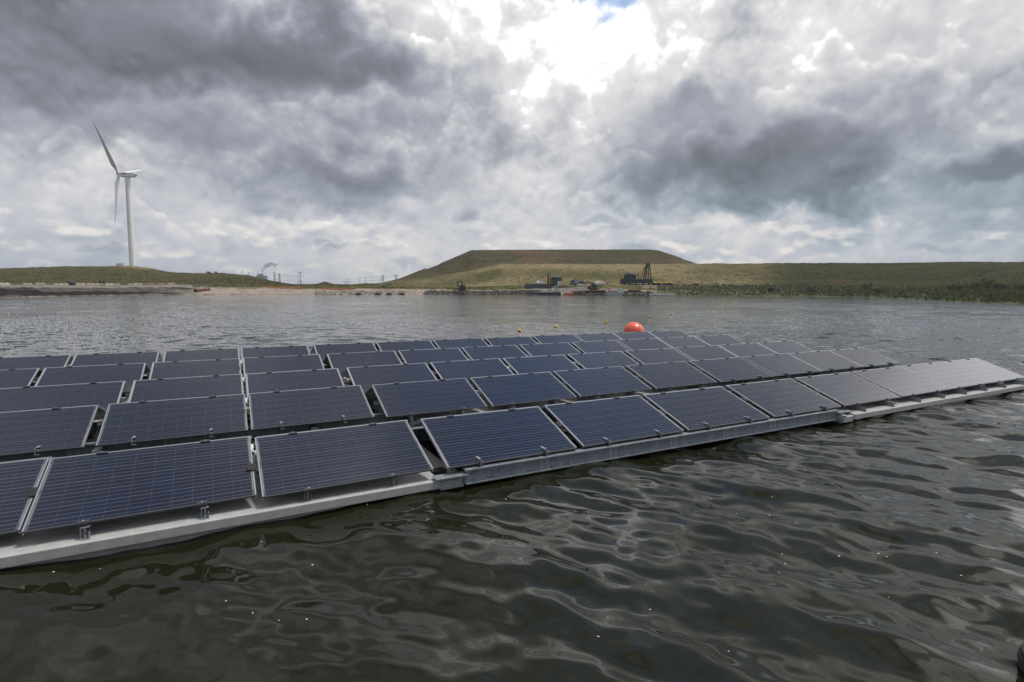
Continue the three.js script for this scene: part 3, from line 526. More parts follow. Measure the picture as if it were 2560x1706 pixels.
// blocks along the quay
{
  const list = [[8, 68, 2, 'whitest and leftmost'], [222, 278, 1, 0], [335, 398, 1, 0], [498, 565, 2, 0], [568, 605, 1, 0], [705, 768, 2, 0], [810, 850, 1, 0], [858, 888, 1, 0], [890, 945, 3, 0], [985, 1016, 2, 0], [1035, 1085, 1, 0], [1185, 1230, 1, 0], [1235, 1300, 1, 0], [1302, 1330, 3, 0], [1355, 1415, 3, 0], [1455, 1500, 3, 0], [1550, 1595, 1, 0]];
  list.forEach(([a, b, m], i) => {
    const px = (a + b) / 2 / 3.677, d = lerp(158, 196, px / 440), w = Math.max(2.2, ((b - a) / 3.677) * mpp(d) * 0.95), h = rr(0.7, 1.25) * mpp(d) * 5.2, g = ground(px, d); g[1] += 0.15;
    const t = thing('quay_block', `${['beige', 'beige', 'whitish', 'brownish'][m]} concrete block on the left quay, ${['first', 'second', 'third', 'fourth', 'fifth', 'sixth', 'seventh', 'eighth', 'ninth', 'tenth', 'eleventh', 'twelfth', 'thirteenth', 'fourteenth', 'fifteenth', 'sixteenth', 'seventeenth'][i]} from the left edge`, 'concrete block', g, face(px) + rr(-0.25, 0.25), 'blocks along the quay');
    const mat = [C.block, C.block, C.block2, C.block3][m], n = Math.max(2, Math.round(w / 1.2));
    part('body', rbx(w, h, 1.3, 0, h / 2 - 0.1, 0, 0.05), mat, t); for (let k = 0; k < n; k++) part('stud', cyl(0.22, 0.25, 0.14, ((k + 0.5) / n - 0.5) * w, h - 0.04, 0, 8), mat, t);
  });
  const post = (name, label, px, d, h, r, mat, group) => { const t = thing(name, label, 'post', ground(px, d), 0, group); part('shaft', cyl(r, r * 1.05, h, 0, h / 2, 0, 12), mat, t); part('cap', cyl(r * 0.3, r * 1.12, 0.12, 0, h + 0.05, 0, 12), mat, t); };
  post('mooring_post', 'left of two dark posts standing close together behind the quay', 249.7, 200, 1.9, 0.26, C.dark, 'dark posts on the quay');
  post('mooring_post', 'right of two dark posts standing close together behind the quay', 258, 198, 1.6, 0.4, C.dark, 'dark posts on the quay');
  post('rusty_post', 'rusty steel post behind the quay blocks, left of the big rusty pipe', 409.5, 205, 1.5, 0.3, C.rust, 'rusty posts ashore');
  post('rusty_post', 'short rusty post on the grass above the big rusty pipe', 540.5, 215, 0.9, 0.3, C.rust, 'rusty posts ashore');
  post('rusty_post', 'rusty post on the grass right of the sandy bank, below the far industry', 629.6, 218, 1.5, 0.3, C.rust, 'rusty posts ashore');
  { const t = thing('tarpaulin_heap', 'small dark heap between the pale blocks on the left quay', 'heap', ground(177, 178), 0.3); const g = new THREE.IcosahedronGeometry(1, 3); const p = g.attributes.position; for (let i = 0; i < p.count; i++) { const k = 1 + 0.3 * noise3(p.getX(i) * 1.5, p.getY(i) * 1.5, p.getZ(i) * 1.5); p.setXYZ(i, p.getX(i) * k * 1.2, Math.max(-0.1, p.getY(i) * k * 1.3 + 0.5), p.getZ(i) * k); } g.computeVertexNormals(); part('cover', g, C.dark, t); part('weight', bx(0.6, 0.25, 0.4, 1.1, 0.1, 0.5), C.block3, t); }
}
// pipes
function pipe(name, label, a, b, r, mat, group, open = 0.82) {
  const A = V(...a), B = V(...b), len = A.distanceTo(B), mid = A.clone().add(B).multiplyScalar(0.5);
  const t = thing(name, label, 'pipe', mid.toArray(), 0, group); t.quaternion.setFromUnitVectors(V(0, 1, 0), B.clone().sub(A).normalize());
  const prof = [[r * open, -len / 2], [r, -len / 2], [r, len / 2], [r * open, len / 2], [r * open, -len / 2]].map((q) => new THREE.Vector2(...q));
  part('pipe_wall', new THREE.LatheGeometry(prof, 28), mat, t);
  for (const k of [-1, 1]) part('flange', new THREE.TorusGeometry(r * 1.02, r * 0.09, 8, 28).rotateX(Math.PI / 2).translate(0, (k * (len - r * 0.2)) / 2, 0), mat, t);
  return t;
}
{
  const a = at(488, 727, 160), b = at(522, 723.4, 172); pipe('discharge_pipe', 'big rusty discharge pipe poking out of the sandy bank', a.toArray(), b.toArray(), 0.46, C.rust);
  const seg = (px0, y0, px1, y1, d, i) => pipe('orange_pipeline', i, at(px0, y0, d).toArray(), at(px1, y1, d).toArray(), 0.3, C.orange, 'orange pipes along the beach');
  seg(660, 719.5, 712, 720.4, 206, 'leftmost length of orange pipe lying along the beach'); seg(713, 720.5, 766, 722.4, 207, 'orange pipe lying along the beach, second length from the left');
  seg(803, 722, 845, 722.6, 208, 'orange pipe lying along the beach, third length from the left'); seg(846, 722.7, 888, 721.6, 208, 'rightmost length of orange pipe lying along the beach');
  pipe('dark_pipe', 'dark pipe lying askew on the grass above the stony shore', at(957, 716.6, 236).toArray(), at(974, 711, 240).toArray(), 0.42, C.dark);
  pipe('rusty_pipe', 'long dark rusty pipe lying on the landing below the green crane', at(1465, 729, 213).toArray(), at(1512, 728.5, 214).toArray(), 0.55, C.darkrust, 'rusty pipes at the landing');
  pipe('rusty_pipe', 'rusty pipe lying right of the moored work boat', at(1572, 727, 207).toArray(), at(1600, 726.5, 208).toArray(), 0.5, C.rust, 'rusty pipes at the landing');
  pipe('steel_pile', 'taller of two rusty piles rising beside the gangway', [at(1371, 700, 214).x, -0.5, -214], [at(1371, 700, 214).x, at(1371, 684, 214).y, -214], 0.3, C.darkrust, 'piles at the gangway');
  pipe('steel_pile', 'shorter of two rusty piles rising beside the gangway', [at(1376.5, 700, 214).x, -0.5, -214], [at(1376.5, 700, 214).x, at(1376.5, 695, 214).y, -214], 0.3, C.darkrust, 'piles at the gangway');
}
// far industry, seen over the low land
{
  const D = 1900, k = mpp(D), low = 2.4, hgt = (py) => (721 - py) * k + EYE;
  const X = (px) => landX(px, D);
  const plant = thing('power_plant', 'distant grey industrial plant with a smoking chimney', 'plant', [X(655), low, -D]);
  part('hall', rbx(18 * k, hgt(690) - low, 30, 0, (hgt(690) - low) / 2, 0, 0.5), C.farsteel, plant); part('boiler_house', rbx(7 * k, hgt(686) - low, 24, -4 * k, (hgt(686) - low) / 2, 0, 0.5), C.farsteel, plant); part('chimney', cyl(1.6, 2.4, hgt(684) - low, 0.5 * k, (hgt(684) - low) / 2, 0, 16), C.farsteel, plant);
  part('conveyor', bar([8 * k, 20, 0], [26 * k, 2, 0], 2, 6), C.farsteel, plant);
  // smoke
  const puffs = []; const path = [[655.5, 684, 1.6], [656, 680, 2.3], [657.5, 676, 3], [660, 672, 3.6], [664, 668.5, 4.2], [668.5, 665, 4.8], [674, 662, 5.2], [680, 660.5, 4.6], [685, 662.5, 4.0], [690, 664, 3.4], [694, 662, 2.6], [672, 667, 3.4], [688, 668, 2.4]];
  for (const [px, py, r] of path) { const g = new THREE.IcosahedronGeometry(r * k * 1.1, 4), p = g.attributes.position, o = [X(px) - X(655), hgt(py) - low, rr(-4, 4)]; for (let i = 0; i < p.count; i++) { const q = 1 + 0.55 * fbm(p.getX(i) * 0.25 + px, p.getY(i) * 0.25, p.getZ(i) * 0.25, 3); p.setXYZ(i, p.getX(i) * q + o[0], p.getY(i) * q * 0.8 + o[1], p.getZ(i) * q + o[2]); } g.computeVertexNormals(); puffs.push(g); }
  const smoke = std(0.09, 0.09, 0.095, 1, 0, { transparent: true, opacity: 0.2, depthWrite: false }); const sm = part('smoke_plume', puffs, smoke); sm.position.set(X(655), low, -D); tag(sm, 'grey smoke plume drifting right from the distant chimney', 'smoke');
  const lattice = (t, w, h, mat) => { const e = []; for (const [a, b] of [[-1, -1], [1, -1], [1, 1], [-1, 1]]) e.push(bar([a * w, 0, b * w], [a * w * 0.35, h, b * w * 0.35], 0.5, 5)); const n = 6; for (let i = 0; i < n; i++) { const y0 = (h * i) / n, y1 = (h * (i + 1)) / n, q = (y) => w * lerp(1, 0.35, y / h); e.push(bar([-q(y0), y0, q(y0)], [q(y1), y1, q(y1)], 0.3, 4), bar([q(y0), y0, q(y0)], [-q(y1), y1, q(y1)], 0.3, 4)); } part('mast', e, mat, t); };
  const stack = (px, py, label) => { const t = thing('lattice_stack', label, 'tower', [X(px), low, -D], 0, 'twin lattice stacks'); lattice(t, 3.4, hgt(py) - low, C.farsteel); for (const f of [0.55, 0.8, 0.98]) part('platform', bx(9, 0.8, 9, 0, (hgt(py) - low) * f, 0), C.farsteel, t); };
  stack(686.5, 682, 'left of two distant lattice stacks right of the smoke'); stack(698.5, 684, 'right of two distant lattice stacks right of the smoke');
  const crane = (px, py, w, label) => { const t = thing('harbour_crane', label, 'crane', [X(px), low, -D], 0, 'distant harbour cranes'), h = hgt(py) - low; part('portal', [bar([-4, 0, 0], [-2, h * 0.62, 0], 0.8, 5), bar([4, 0, 0], [2, h * 0.62, 0], 0.8, 5), bx(7, 1.6, 5, 0, h * 0.62, 0)], C.farsteel, t); part('mast', bar([0, h * 0.6, 0], [0, h, 0], 0.7, 5), C.farsteel, t); part('jib', [bar([-w, h * 0.62, 0], [w, h * 0.62, 0], 0.7, 5), bar([-w, h * 0.62, 0], [0, h * 0.98, 0], 0.35, 4), bar([w, h * 0.62, 0], [0, h * 0.98, 0], 0.35, 4)], C.farsteel, t); };
  crane(606, 677.5, 12, 'distant harbour crane over the left hill, the taller of two'); crane(622.5, 681, 11, 'distant harbour crane over the left hill, the lower of two'); crane(868, 696, 14, 'distant harbour crane low on the horizon, left of the pylons');
  const pylon = (px, py, label) => { const t = thing('power_pylon', label, 'pylon', [X(px), low, -D], 0, 'distant power pylons'), h = hgt(py) - low; lattice(t, 5, h, C.farsteel); part('upper_arm', [bar([-11, h * 0.93, 0], [11, h * 0.93, 0], 0.6, 5)], C.farsteel, t); part('lower_arm', [bar([-8, h * 0.76, 0], [8, h * 0.76, 0], 0.6, 5)], C.farsteel, t); return h; };
  pylon(957, 688, 'wide-armed power pylon beside the foot of the mesa, left of two'); pylon(990, 686, 'wide-armed power pylon just behind the mesa slope, right of two');
  [[745.5, 694, 'thin distant mast beside the lamp post'], [899, 693, 'left of two bare distant masts on the horizon'], [913, 693, 'right of two bare distant masts on the horizon'], [947.5, 698, 'short distant mast left of the power pylons'], [967, 699, 'short distant mast right of the first pylon']].forEach(([px, py, l]) => { const t = thing('far_mast', l, 'mast', [X(px), low, -D], 0, 'thin masts on the horizon'), h = hgt(py) - low; part('pole', cyl(0.6, 1.0, h, 0, h / 2, 0, 8), C.farsteel, t); part('tip', cyl(0.2, 0.5, 3, 0, h + 1.5, 0, 6), C.farsteel, t); });
  const wire = (p, label) => { const w = part('power_line', tube(p.map(([px, py]) => [X(px), hgt(py), -D]), 0.32, 60, 4), C.farsteel); tag(w, label, 'power line', 'power lines on the horizon'); };
  wire([[686, 688], [760, 693], [830, 697.5], [860, 697.6], [957, 692]], 'upper power line sagging from the lattice stacks to the pylons'); wire([[698, 700], [745, 704.5], [790, 706.5], [860, 704.5], [957, 699]], 'lower power line sagging along the horizon'); wire([[957, 690], [972, 691.5], [990, 688]], 'power line between the two wide-armed pylons');
  const lp = at(751, 710, 290), t = thing('lamp_mast', 'slim lamp mast with a flat head on the low land', 'lamp mast', [lp.x, landY(751, 290) - 0.2, lp.z]), h = at(751, 681, 290).y - landY(751, 290); part('pole', cyl(0.12, 0.2, h, 0, h / 2, 0, 8), C.grey, t); part('lamp_head', bx(1.9, 0.3, 0.6, 0, h, 0), C.grey, t); part('box', bx(0.5, 0.7, 0.4, 0.3, h * 0.3, 0), C.grey, t);
  const hut = (px, py, w, label) => { const d = 318, p = at(px, py, d), t = thing('hilltop_hut', label, 'hut', [p.x, p.y - 0.1, p.z], face(px), 'huts on the left hill'); part('wall', bx(w, 1.7, 1.8, 0, 0.85, 0), C.block3, t); part('roof', bx(w + 0.3, 0.16, 2.1, 0, 1.78, 0), C.dark, t); part('door', bx(0.5, 1.2, 0.04, w * 0.2, 0.65, 0.93), C.dark, t); };
  hut(521.5, 687, 2.2, 'left of two small dark huts on top of the left hill'); hut(539.5, 687.3, 1.7, 'right of two small dark huts on top of the left hill');
}
// small rafts moored at the stony shore
[[(1425 + 1485) / 2, 0, 'low dark raft at the stony shore, leftmost and without posts'], [1630, 2, 'raft with two thin posts, second from left at the stony shore'], [1735, 2, 'raft with two thin posts, third from left at the stony shore'], [1855, 2, 'raft with two thin posts, rightmost at the stony shore']].forEach(([X, n, label]) => {
  const px = 500 + X / 3.677, d = lerp(188, 200, (px - 888) / 130), p = at(px, 736, d), w = 15 * mpp(d), t = thing('mooring_raft', label, 'raft', [p.x, 0, p.z], face(px), 'small rafts at the stony shore');
  part('hull', rbx(w, 0.5, 1.6, 0, 0.15, 0, 0.08), C.dark, t); part('deck', bx(w * 0.94, 0.08, 1.4, 0, 0.44, 0), C.wood, t); part('wheelhouse', rbx(w * 0.5, 0.4, 1.0, 0, 0.68, 0, 0.05), n ? C.block3 : C.grey, t);
  for (let i = 0; i < n; i++) part('post', cyl(0.06, 0.07, 2.1, (i - 0.5) * w * 0.5, 1.4, 0.3, 8), C.block2, t);
});
// rusty curved dredge head on a dark block
{
  const d = 222, p = at(1150, 725.5, d), k = mpp(d) * 1.15, t = thing('dredge_head', 'rusty curved dredging pipe on a dark steel block, standing on the beach', 'dredging gear', [p.x, landY(1150, d) + 0.35, p.z], face(1150));
  const y0 = (725 - 0) ; const Y = (py) => (724.5 - py) * k;
  part('block', rbx(13.5 * k, 12 * k, 2.2, 5.5 * k, Y(713.5), 0, 0.08), C.navy, t);
  part('loop_pipe', tube([[-4 * k, Y(710), 0.4], [-5.5 * k, Y(704), 0.3], [-4.5 * k, Y(699.5), 0.2], [-0.5 * k, Y(698.3), 0], [3.5 * k, Y(699.5), -0.2], [5 * k, Y(704), -0.2], [4 * k, Y(709), -0.2]], 1.3 * k, 40, 12), C.darkrust, t);
  for (const [a, b] of [[-9, -12], [-2.5, -3]]) part('leg', tube([[(a + 2.5) * k, Y(713), 0.6], [a * k, Y(714.5), 0.9], [b * k, Y(725.5), 1.2]], 1.7 * k, 20, 10), C.rust, t);
  part('boom', bar([-9 * k, Y(714), 0.7], [2 * k, Y(716), 0.5], 1.6 * k, 10), C.darkrust, t);
}
// vehicles
function car(label, px, d, len, turn, body, van, y) {
  const g = ground(px, d), t = thing(van ? 'delivery_van' : 'parked_car', label, van ? 'van' : 'car', [g[0], y ?? g[1], g[2]], face(px) + turn, 'vehicles on the terrace');
  const h = van ? 1.95 : 1.45, w = 1.8, L = len;
  const lower = [[-L / 2, 0.35], [-L / 2, 0.85], [-L / 2 + 0.15, 0.95], [L / 2 - 0.9, 0.95], [L / 2 - 0.1, 0.8], [L / 2, 0.55], [L / 2, 0.35]];
  const up = van ? [[-L / 2 + 0.05, 0.95], [-L / 2 + 0.12, h], [L / 2 - 1.7, h], [L / 2 - 0.95, 0.97]] : [[-L * 0.36, 0.95], [-L * 0.26, h], [L * 0.1, h], [L * 0.25, 0.95]];
  part('body', extrude(lower, w, 0.06), body, t); part('cabin', extrude(up, w - 0.18, 0.05), body, t);
  part('side_window', extrude(up.map(([x, q]) => [x * (van ? 0.9 : 0.86) + (van ? 0.3 : 0), 0.98 + (q - 0.95) * 0.75]), w - 0.03), C.window, t); part('windscreen', bx(0.06, 0.5, w - 0.4, van ? L / 2 - 1.28 : L * 0.19, 1.2, 0, 0, 0, 0.7), C.window, t);
  for (const a of [-0.31, 0.31]) for (const s of [-1, 1]) { const wl = part('wheel', new THREE.CylinderGeometry(0.32, 0.32, 0.2, 18).rotateX(Math.PI / 2).translate(a * L, 0.32, s * (w / 2 - 0.05)), C.tyre, t); part('rim', new THREE.CylinderGeometry(0.18, 0.18, 0.02, 12).rotateX(Math.PI / 2).translate(a * L, 0.32, s * (w / 2 + 0.06)), C.grey, wl); }
  for (const s of [-1, 1]) { part('headlight', bx(0.06, 0.16, 0.3, L / 2 + 0.04, 0.68, s * 0.6), C.lightgrey, t); part('tail_light', bx(0.05, 0.2, 0.22, -L / 2 - 0.05, 0.72, s * 0.65), C.red, t); }
}
const TERR = 4.45;
car('white car parked on the retaining wall left of the control cabin', 1349.5, 238, 4.0, 0.55, C.car, false, TERR);
car('blue and white van parked at the left end of the yellow gantry', 1433.5, 240, 4.2, 2.2, C.paleblue, true, TERR);
car('dark car parked under the yellow gantry, left of two', 1454, 243, 3.9, 0.2, C.navy, false, TERR);
car('dark car parked at the right end of the yellow gantry', 1469, 244, 3.9, 3.0, C.grey, false, TERR);
car('white pickup parked right of the green crane', 1498.5, 236, 4.1, 0.5, C.car, false, TERR);
// retaining wall, control cabin, cabinets
{
  const d = 234, k = mpp(d), p = at(1343, 719, d), w = thing('retaining_wall', 'dark grey retaining wall below the parked white car', 'wall', [p.x, 1.4, p.z], face(1343));
  for (let i = 0; i < 7; i++) part('panel', rbx(8.6 * k, TERR - 1.45, 0.4, (i - 3) * 8.75 * k, (TERR - 1.45) / 2, rr(-0.04, 0.04), 0.04), C.wall, w); part('coping', bx(61.5 * k, 0.15, 0.55, 0, TERR - 1.36, 0), C.grey, w);
  const c = at(1392, 706, 238), cb = thing('control_cabin', 'dark flat-roofed control cabin on the terrace behind the gangway', 'cabin', [c.x, TERR - 0.2, c.z], face(1392));
  part('wall', bx(26 * k, 19 * k, 4, 0, 9.5 * k, 0), C.cabin, cb); part('roof', bx(29 * k, 0.3, 4.8, 0, 19.6 * k, 0.2), C.lightgrey, cb); for (const x of [-9, -3]) part('window', bx(4 * k, 5 * k, 0.06, x * k, 13 * k, 2.02), C.window, cb); part('red_panel', bx(1.6 * k, 5 * k, 0.06, 11.5 * k, 10 * k, 2.02), C.red, cb); part('antenna', cyl(0.04, 0.05, 2.2, 2 * k, 19.6 * k + 1.2, 0, 6), C.lightgrey, cb);
  const c2 = at(1399, 706, 234), wc = thing('white_container', 'white container box in front of the control cabin', 'container', [c2.x, 3.4, c2.z], face(1399)); part('body', rbx(10.4 * k, 11 * k, 1.6, 0, 5.5 * k + 0.4, 0, 0.04), C.car, wc); part('door', bx(3 * k, 7 * k, 0.05, 2 * k, 5 * k + 0.3, 0.82), C.lightgrey, wc);
  const c3 = at(1390.5, 722, 220), eb = thing('equipment_cabinet', 'light grey cabinet behind the gangway, beside the rusty piles', 'cabinet', [c3.x, 1.6, c3.z], face(1390)); part('body', rbx(12 * mpp(220), 2.1, 1.4, 0, 1.05, 0, 0.04), C.lightgrey, eb); part('door', bx(0.8, 1.7, 0.05, 0.3, 1.0, 0.72), C.grey, eb); part('plinth', bx(2.4, 1.4, 1.8, 0, -0.7, 0), C.wall, eb);
}
// yellow gantry
{
  const d = 246, k = mpp(d), p = at(1451, 710, d), t = thing('yellow_gantry', 'long frame with a yellow top rail and dark legs on the terrace', 'gantry', [p.x, TERR, p.z], face(1451)), h = 14.5 * k;
  part('top_rail', [bx(33 * k, 0.28, 0.3, 0, h, 1), bx(33 * k, 0.28, 0.3, 0, h, -1)], C.yellow, t); for (let i = 0; i < 9; i++) { const x = (i / 8 - 0.5) * 31 * k; part('leg', [bar([x - 0.5, 0, 1.2], [x + 0.25, h, 1], 0.09, 6), bar([x - 0.5, 0, -1.2], [x + 0.25, h, -1], 0.09, 6)], C.dark, t); } part('floor_beam', bx(32 * k, 0.2, 0.2, 0, 0.5, 1.1), C.dark, t);
}
// gangway and its pontoons
{
  const d = 211, k = mpp(d), a = at(1345, 728, d), b = at(1463, 726, d), t = thing('gangway', 'long white gangway with railings leading to the black pontoons', 'gangway', [a.x, 0.95, a.z], Math.atan2(a.z - b.z, b.x - a.x)), L = a.distanceTo(b), rise = 1.1;
  const y = (s) => rise * s; part('deck', bx(L, 0.42, 1.3, L / 2, rise / 2, 0, 0, 0, Math.atan2(rise, L)), C.white ?? C.car, t);
  for (const s of [-0.62, 0.62]) { part('handrail', [bar([0, 1.0, s], [L, 1.0 + rise, s], 0.1, 6)], C.car, t); part('mid_rail', [bar([0, 0.55, s], [L, 0.55 + rise, s], 0.07, 6)], C.car, t); for (let i = 0; i <= 14; i++) part('railing_post', bar([(L * i) / 14, y(i / 14), s], [(L * i) / 14, 1.0 + y(i / 14), s], 0.08, 6), C.car, t); }
  const r = at(1357.7, 726, d - 0.8), lb = thing('lifebuoy', 'white lifebuoy ring hanging on the gangway railing', 'lifebuoy', [r.x, r.y, r.z], face(1357)); part('ring', new THREE.TorusGeometry(0.33, 0.1, 10, 28), C.car, lb); for (let i = 0; i < 4; i++) part('band', new THREE.TorusGeometry(0.33, 0.105, 8, 6, 0.35).rotateZ((i * Math.PI) / 2), C.hivis, lb);
  [[1356, 22, 'leftmost'], [1376.5, 17, 'middle'], [1394.5, 16, 'rightmost']].forEach(([px, w, l]) => { const q = at(px, 733, 211), o = thing('black_pontoon', `${l} of three black pontoons floating under the gangway`, 'pontoon', [q.x, 0, q.z], face(px), 'black pontoons under the gangway'); part('float', rbx(w * k, 1.35, 3, 0, 0.3, 0, 0.12), C.navy, o); part('deck_plate', bx(w * k * 0.94, 0.06, 2.8, 0, 1.0, 0), C.dark, o); for (const s of [-1, 1]) part('bollard', cyl(0.1, 0.13, 0.3, s * w * k * 0.38, 1.15, 1.1, 10), C.dark, o); });
  const o = at(1425.5, 729, 208), ob = thing('orange_workboat', 'small orange boat lying below the gangway', 'boat', [o.x, 0.0, o.z], face(1425)); part('hull', extrude([[-1.5, 0.8], [1.5, 0.8], [1.2, 0.1], [-1.2, 0.1]], 1.2, 0.08), C.hivis, ob); part('thwart', bx(0.3, 0.08, 1.1, 0, 0.7, 0), C.wood, ob); part('engine', rbx(0.3, 0.5, 0.3, -1.55, 0.85, 0, 0.06), C.dark, ob);
  for (let i = 0; i < 5; i++) { const px = 1412 + i * 12, q = at(px, 734.5, 208.5), tb = part('timber_beam', rbx(11.5 * k, 0.42, 0.5, 0, 0, 0, 0.05), C.wood); tb.position.set(q.x, 0.35 + 0.2 * (i % 2), q.z); tb.rotation.y = face(px) + rr(-0.1, 0.1); tag(tb, `dark timber beam at the waterline, ${ORD[i]} of five counted from the black pontoons`, 'timber', 'timber beams at the landing'); }
}
// green crawler crane
{
  const d = 217, k = mpp(d), p = at(1482, 722, d), t = thing('crawler_crane', 'green crawler crane with a rusty mast standing on the landing', 'crane', [p.x, 2.0, p.z], face(1482));
  for (const s of [-1, 1]) { part('track', extrude([[-1.6, 0.15], [-1.3, 0], [1.3, 0], [1.6, 0.15], [1.6, 0.5], [1.3, 0.7], [-1.3, 0.7], [-1.6, 0.5]], 0.45, 0.04).translate(0.2, 0, s * 0.8), C.dark, t); }
  part('house', rbx(1.7, 1.5, 1.7, 0.4, 1.6, 0, 0.12), C.green, t); const cab = part('cab', rbx(1.0, 1.5, 0.9, 0.1, 2.1, 0.75, 0.1), C.green, t); part('window', bx(0.7, 0.7, 0.05, 0.1, 2.35, 1.21), C.window, cab); part('roof_rail', bx(1.2, 0.08, 1.0, 0.1, 2.9, 0.75), C.lightgrey, cab);
  part('mast', rbx(0.45, 3.0, 0.45, -0.75, 1.7, 0.6, 0.05), C.rust, t); part('drum', new THREE.CylinderGeometry(0.75, 0.75, 1.2, 20).rotateX(Math.PI / 2).translate(-1.35, 0.9, 0.4), C.rust, t); part('arm', bar([1.1, 1.4, 0.5], [2.4, 0.4, 0.8], 0.2, 8), C.darkrust, t);
}
// site fence panels
[[1507.5, 8, 'left of two beige barriers beside the white pickup'], [1517.5, 8, 'right of two beige barriers beside the white pickup']].forEach(([px, w, label]) => { const d = 238, k = mpp(d), g = ground(px, d), t = thing('site_barrier', label, 'barrier', [g[0], TERR, g[2]], face(px), 'barriers on the terrace'); part('frame', [bx(w * k, 0.14, 0.12, 0, 1.45, 0), bx(w * k, 0.14, 0.12, 0, 0.1, 0), bx(0.14, 1.4, 0.12, -w * k * 0.48, 0.78, 0), bx(0.14, 1.4, 0.12, w * k * 0.48, 0.78, 0)], C.sand, t); part('infill', bx(w * k * 0.9, 0.6, 0.05, 0, 0.45, 0), C.block3, t); });
// work boat with a person
{
  const d = 206, k = mpp(d), p = at(1537, 731, d), t = thing('work_boat', 'grey and white work boat moored at the landing', 'boat', [p.x, 0.35, p.z], face(1537));
  const L = 42 * k; part('hull', extrude([[-L / 2, 0.95], [L / 2, 0.9], [L / 2 - 0.1, 0.35], [L / 2 - 0.5, -0.3], [-L / 2 + 0.8, -0.3], [-L / 2 + 0.1, 0.4]], 1.9, 0.1), C.lightgrey, t); part('gunwale', bx(L * 0.98, 0.1, 2.1, 0, 0.98, 0), C.car, t); const wh = part('wheelhouse', rbx(1.3, 1.3, 1.3, L * 0.27, 1.5, 0, 0.12), C.car, t); part('window', bx(0.8, 0.4, 0.05, L * 0.27, 1.75, 0.66), C.window, wh); part('bow_post', bx(0.25, 0.8, 0.25, -L * 0.46, 1.3, 0), C.car, t); part('engine', rbx(0.7, 0.8, 0.6, L * 0.42, 1.3, 0, 0.1), C.paleblue, t);
}
// grey rubble bags along the waterline
for (let i = 0; i < 9; i++) { const px = 1627 + i * 7.2, d = lerp(206, 194, i / 8) - 1.0, p = at(px, 736, d), t = thing('concrete_mattress', `light grey block at the waterline, ${ORD[i]} right of the landing`, 'concrete block', [p.x, 0.1, p.z], face(px) + rr(-0.15, 0.15), 'grey blocks at the waterline'); part('lower_course', rbx(0.98, 0.5, 0.9, 0, 0.15, 0, 0.12), C.lightgrey, t); part('upper_course', rbx(0.9, 0.42, 0.8, 0.08, 0.6, -0.2, 0.12), C.lightgrey, t); }
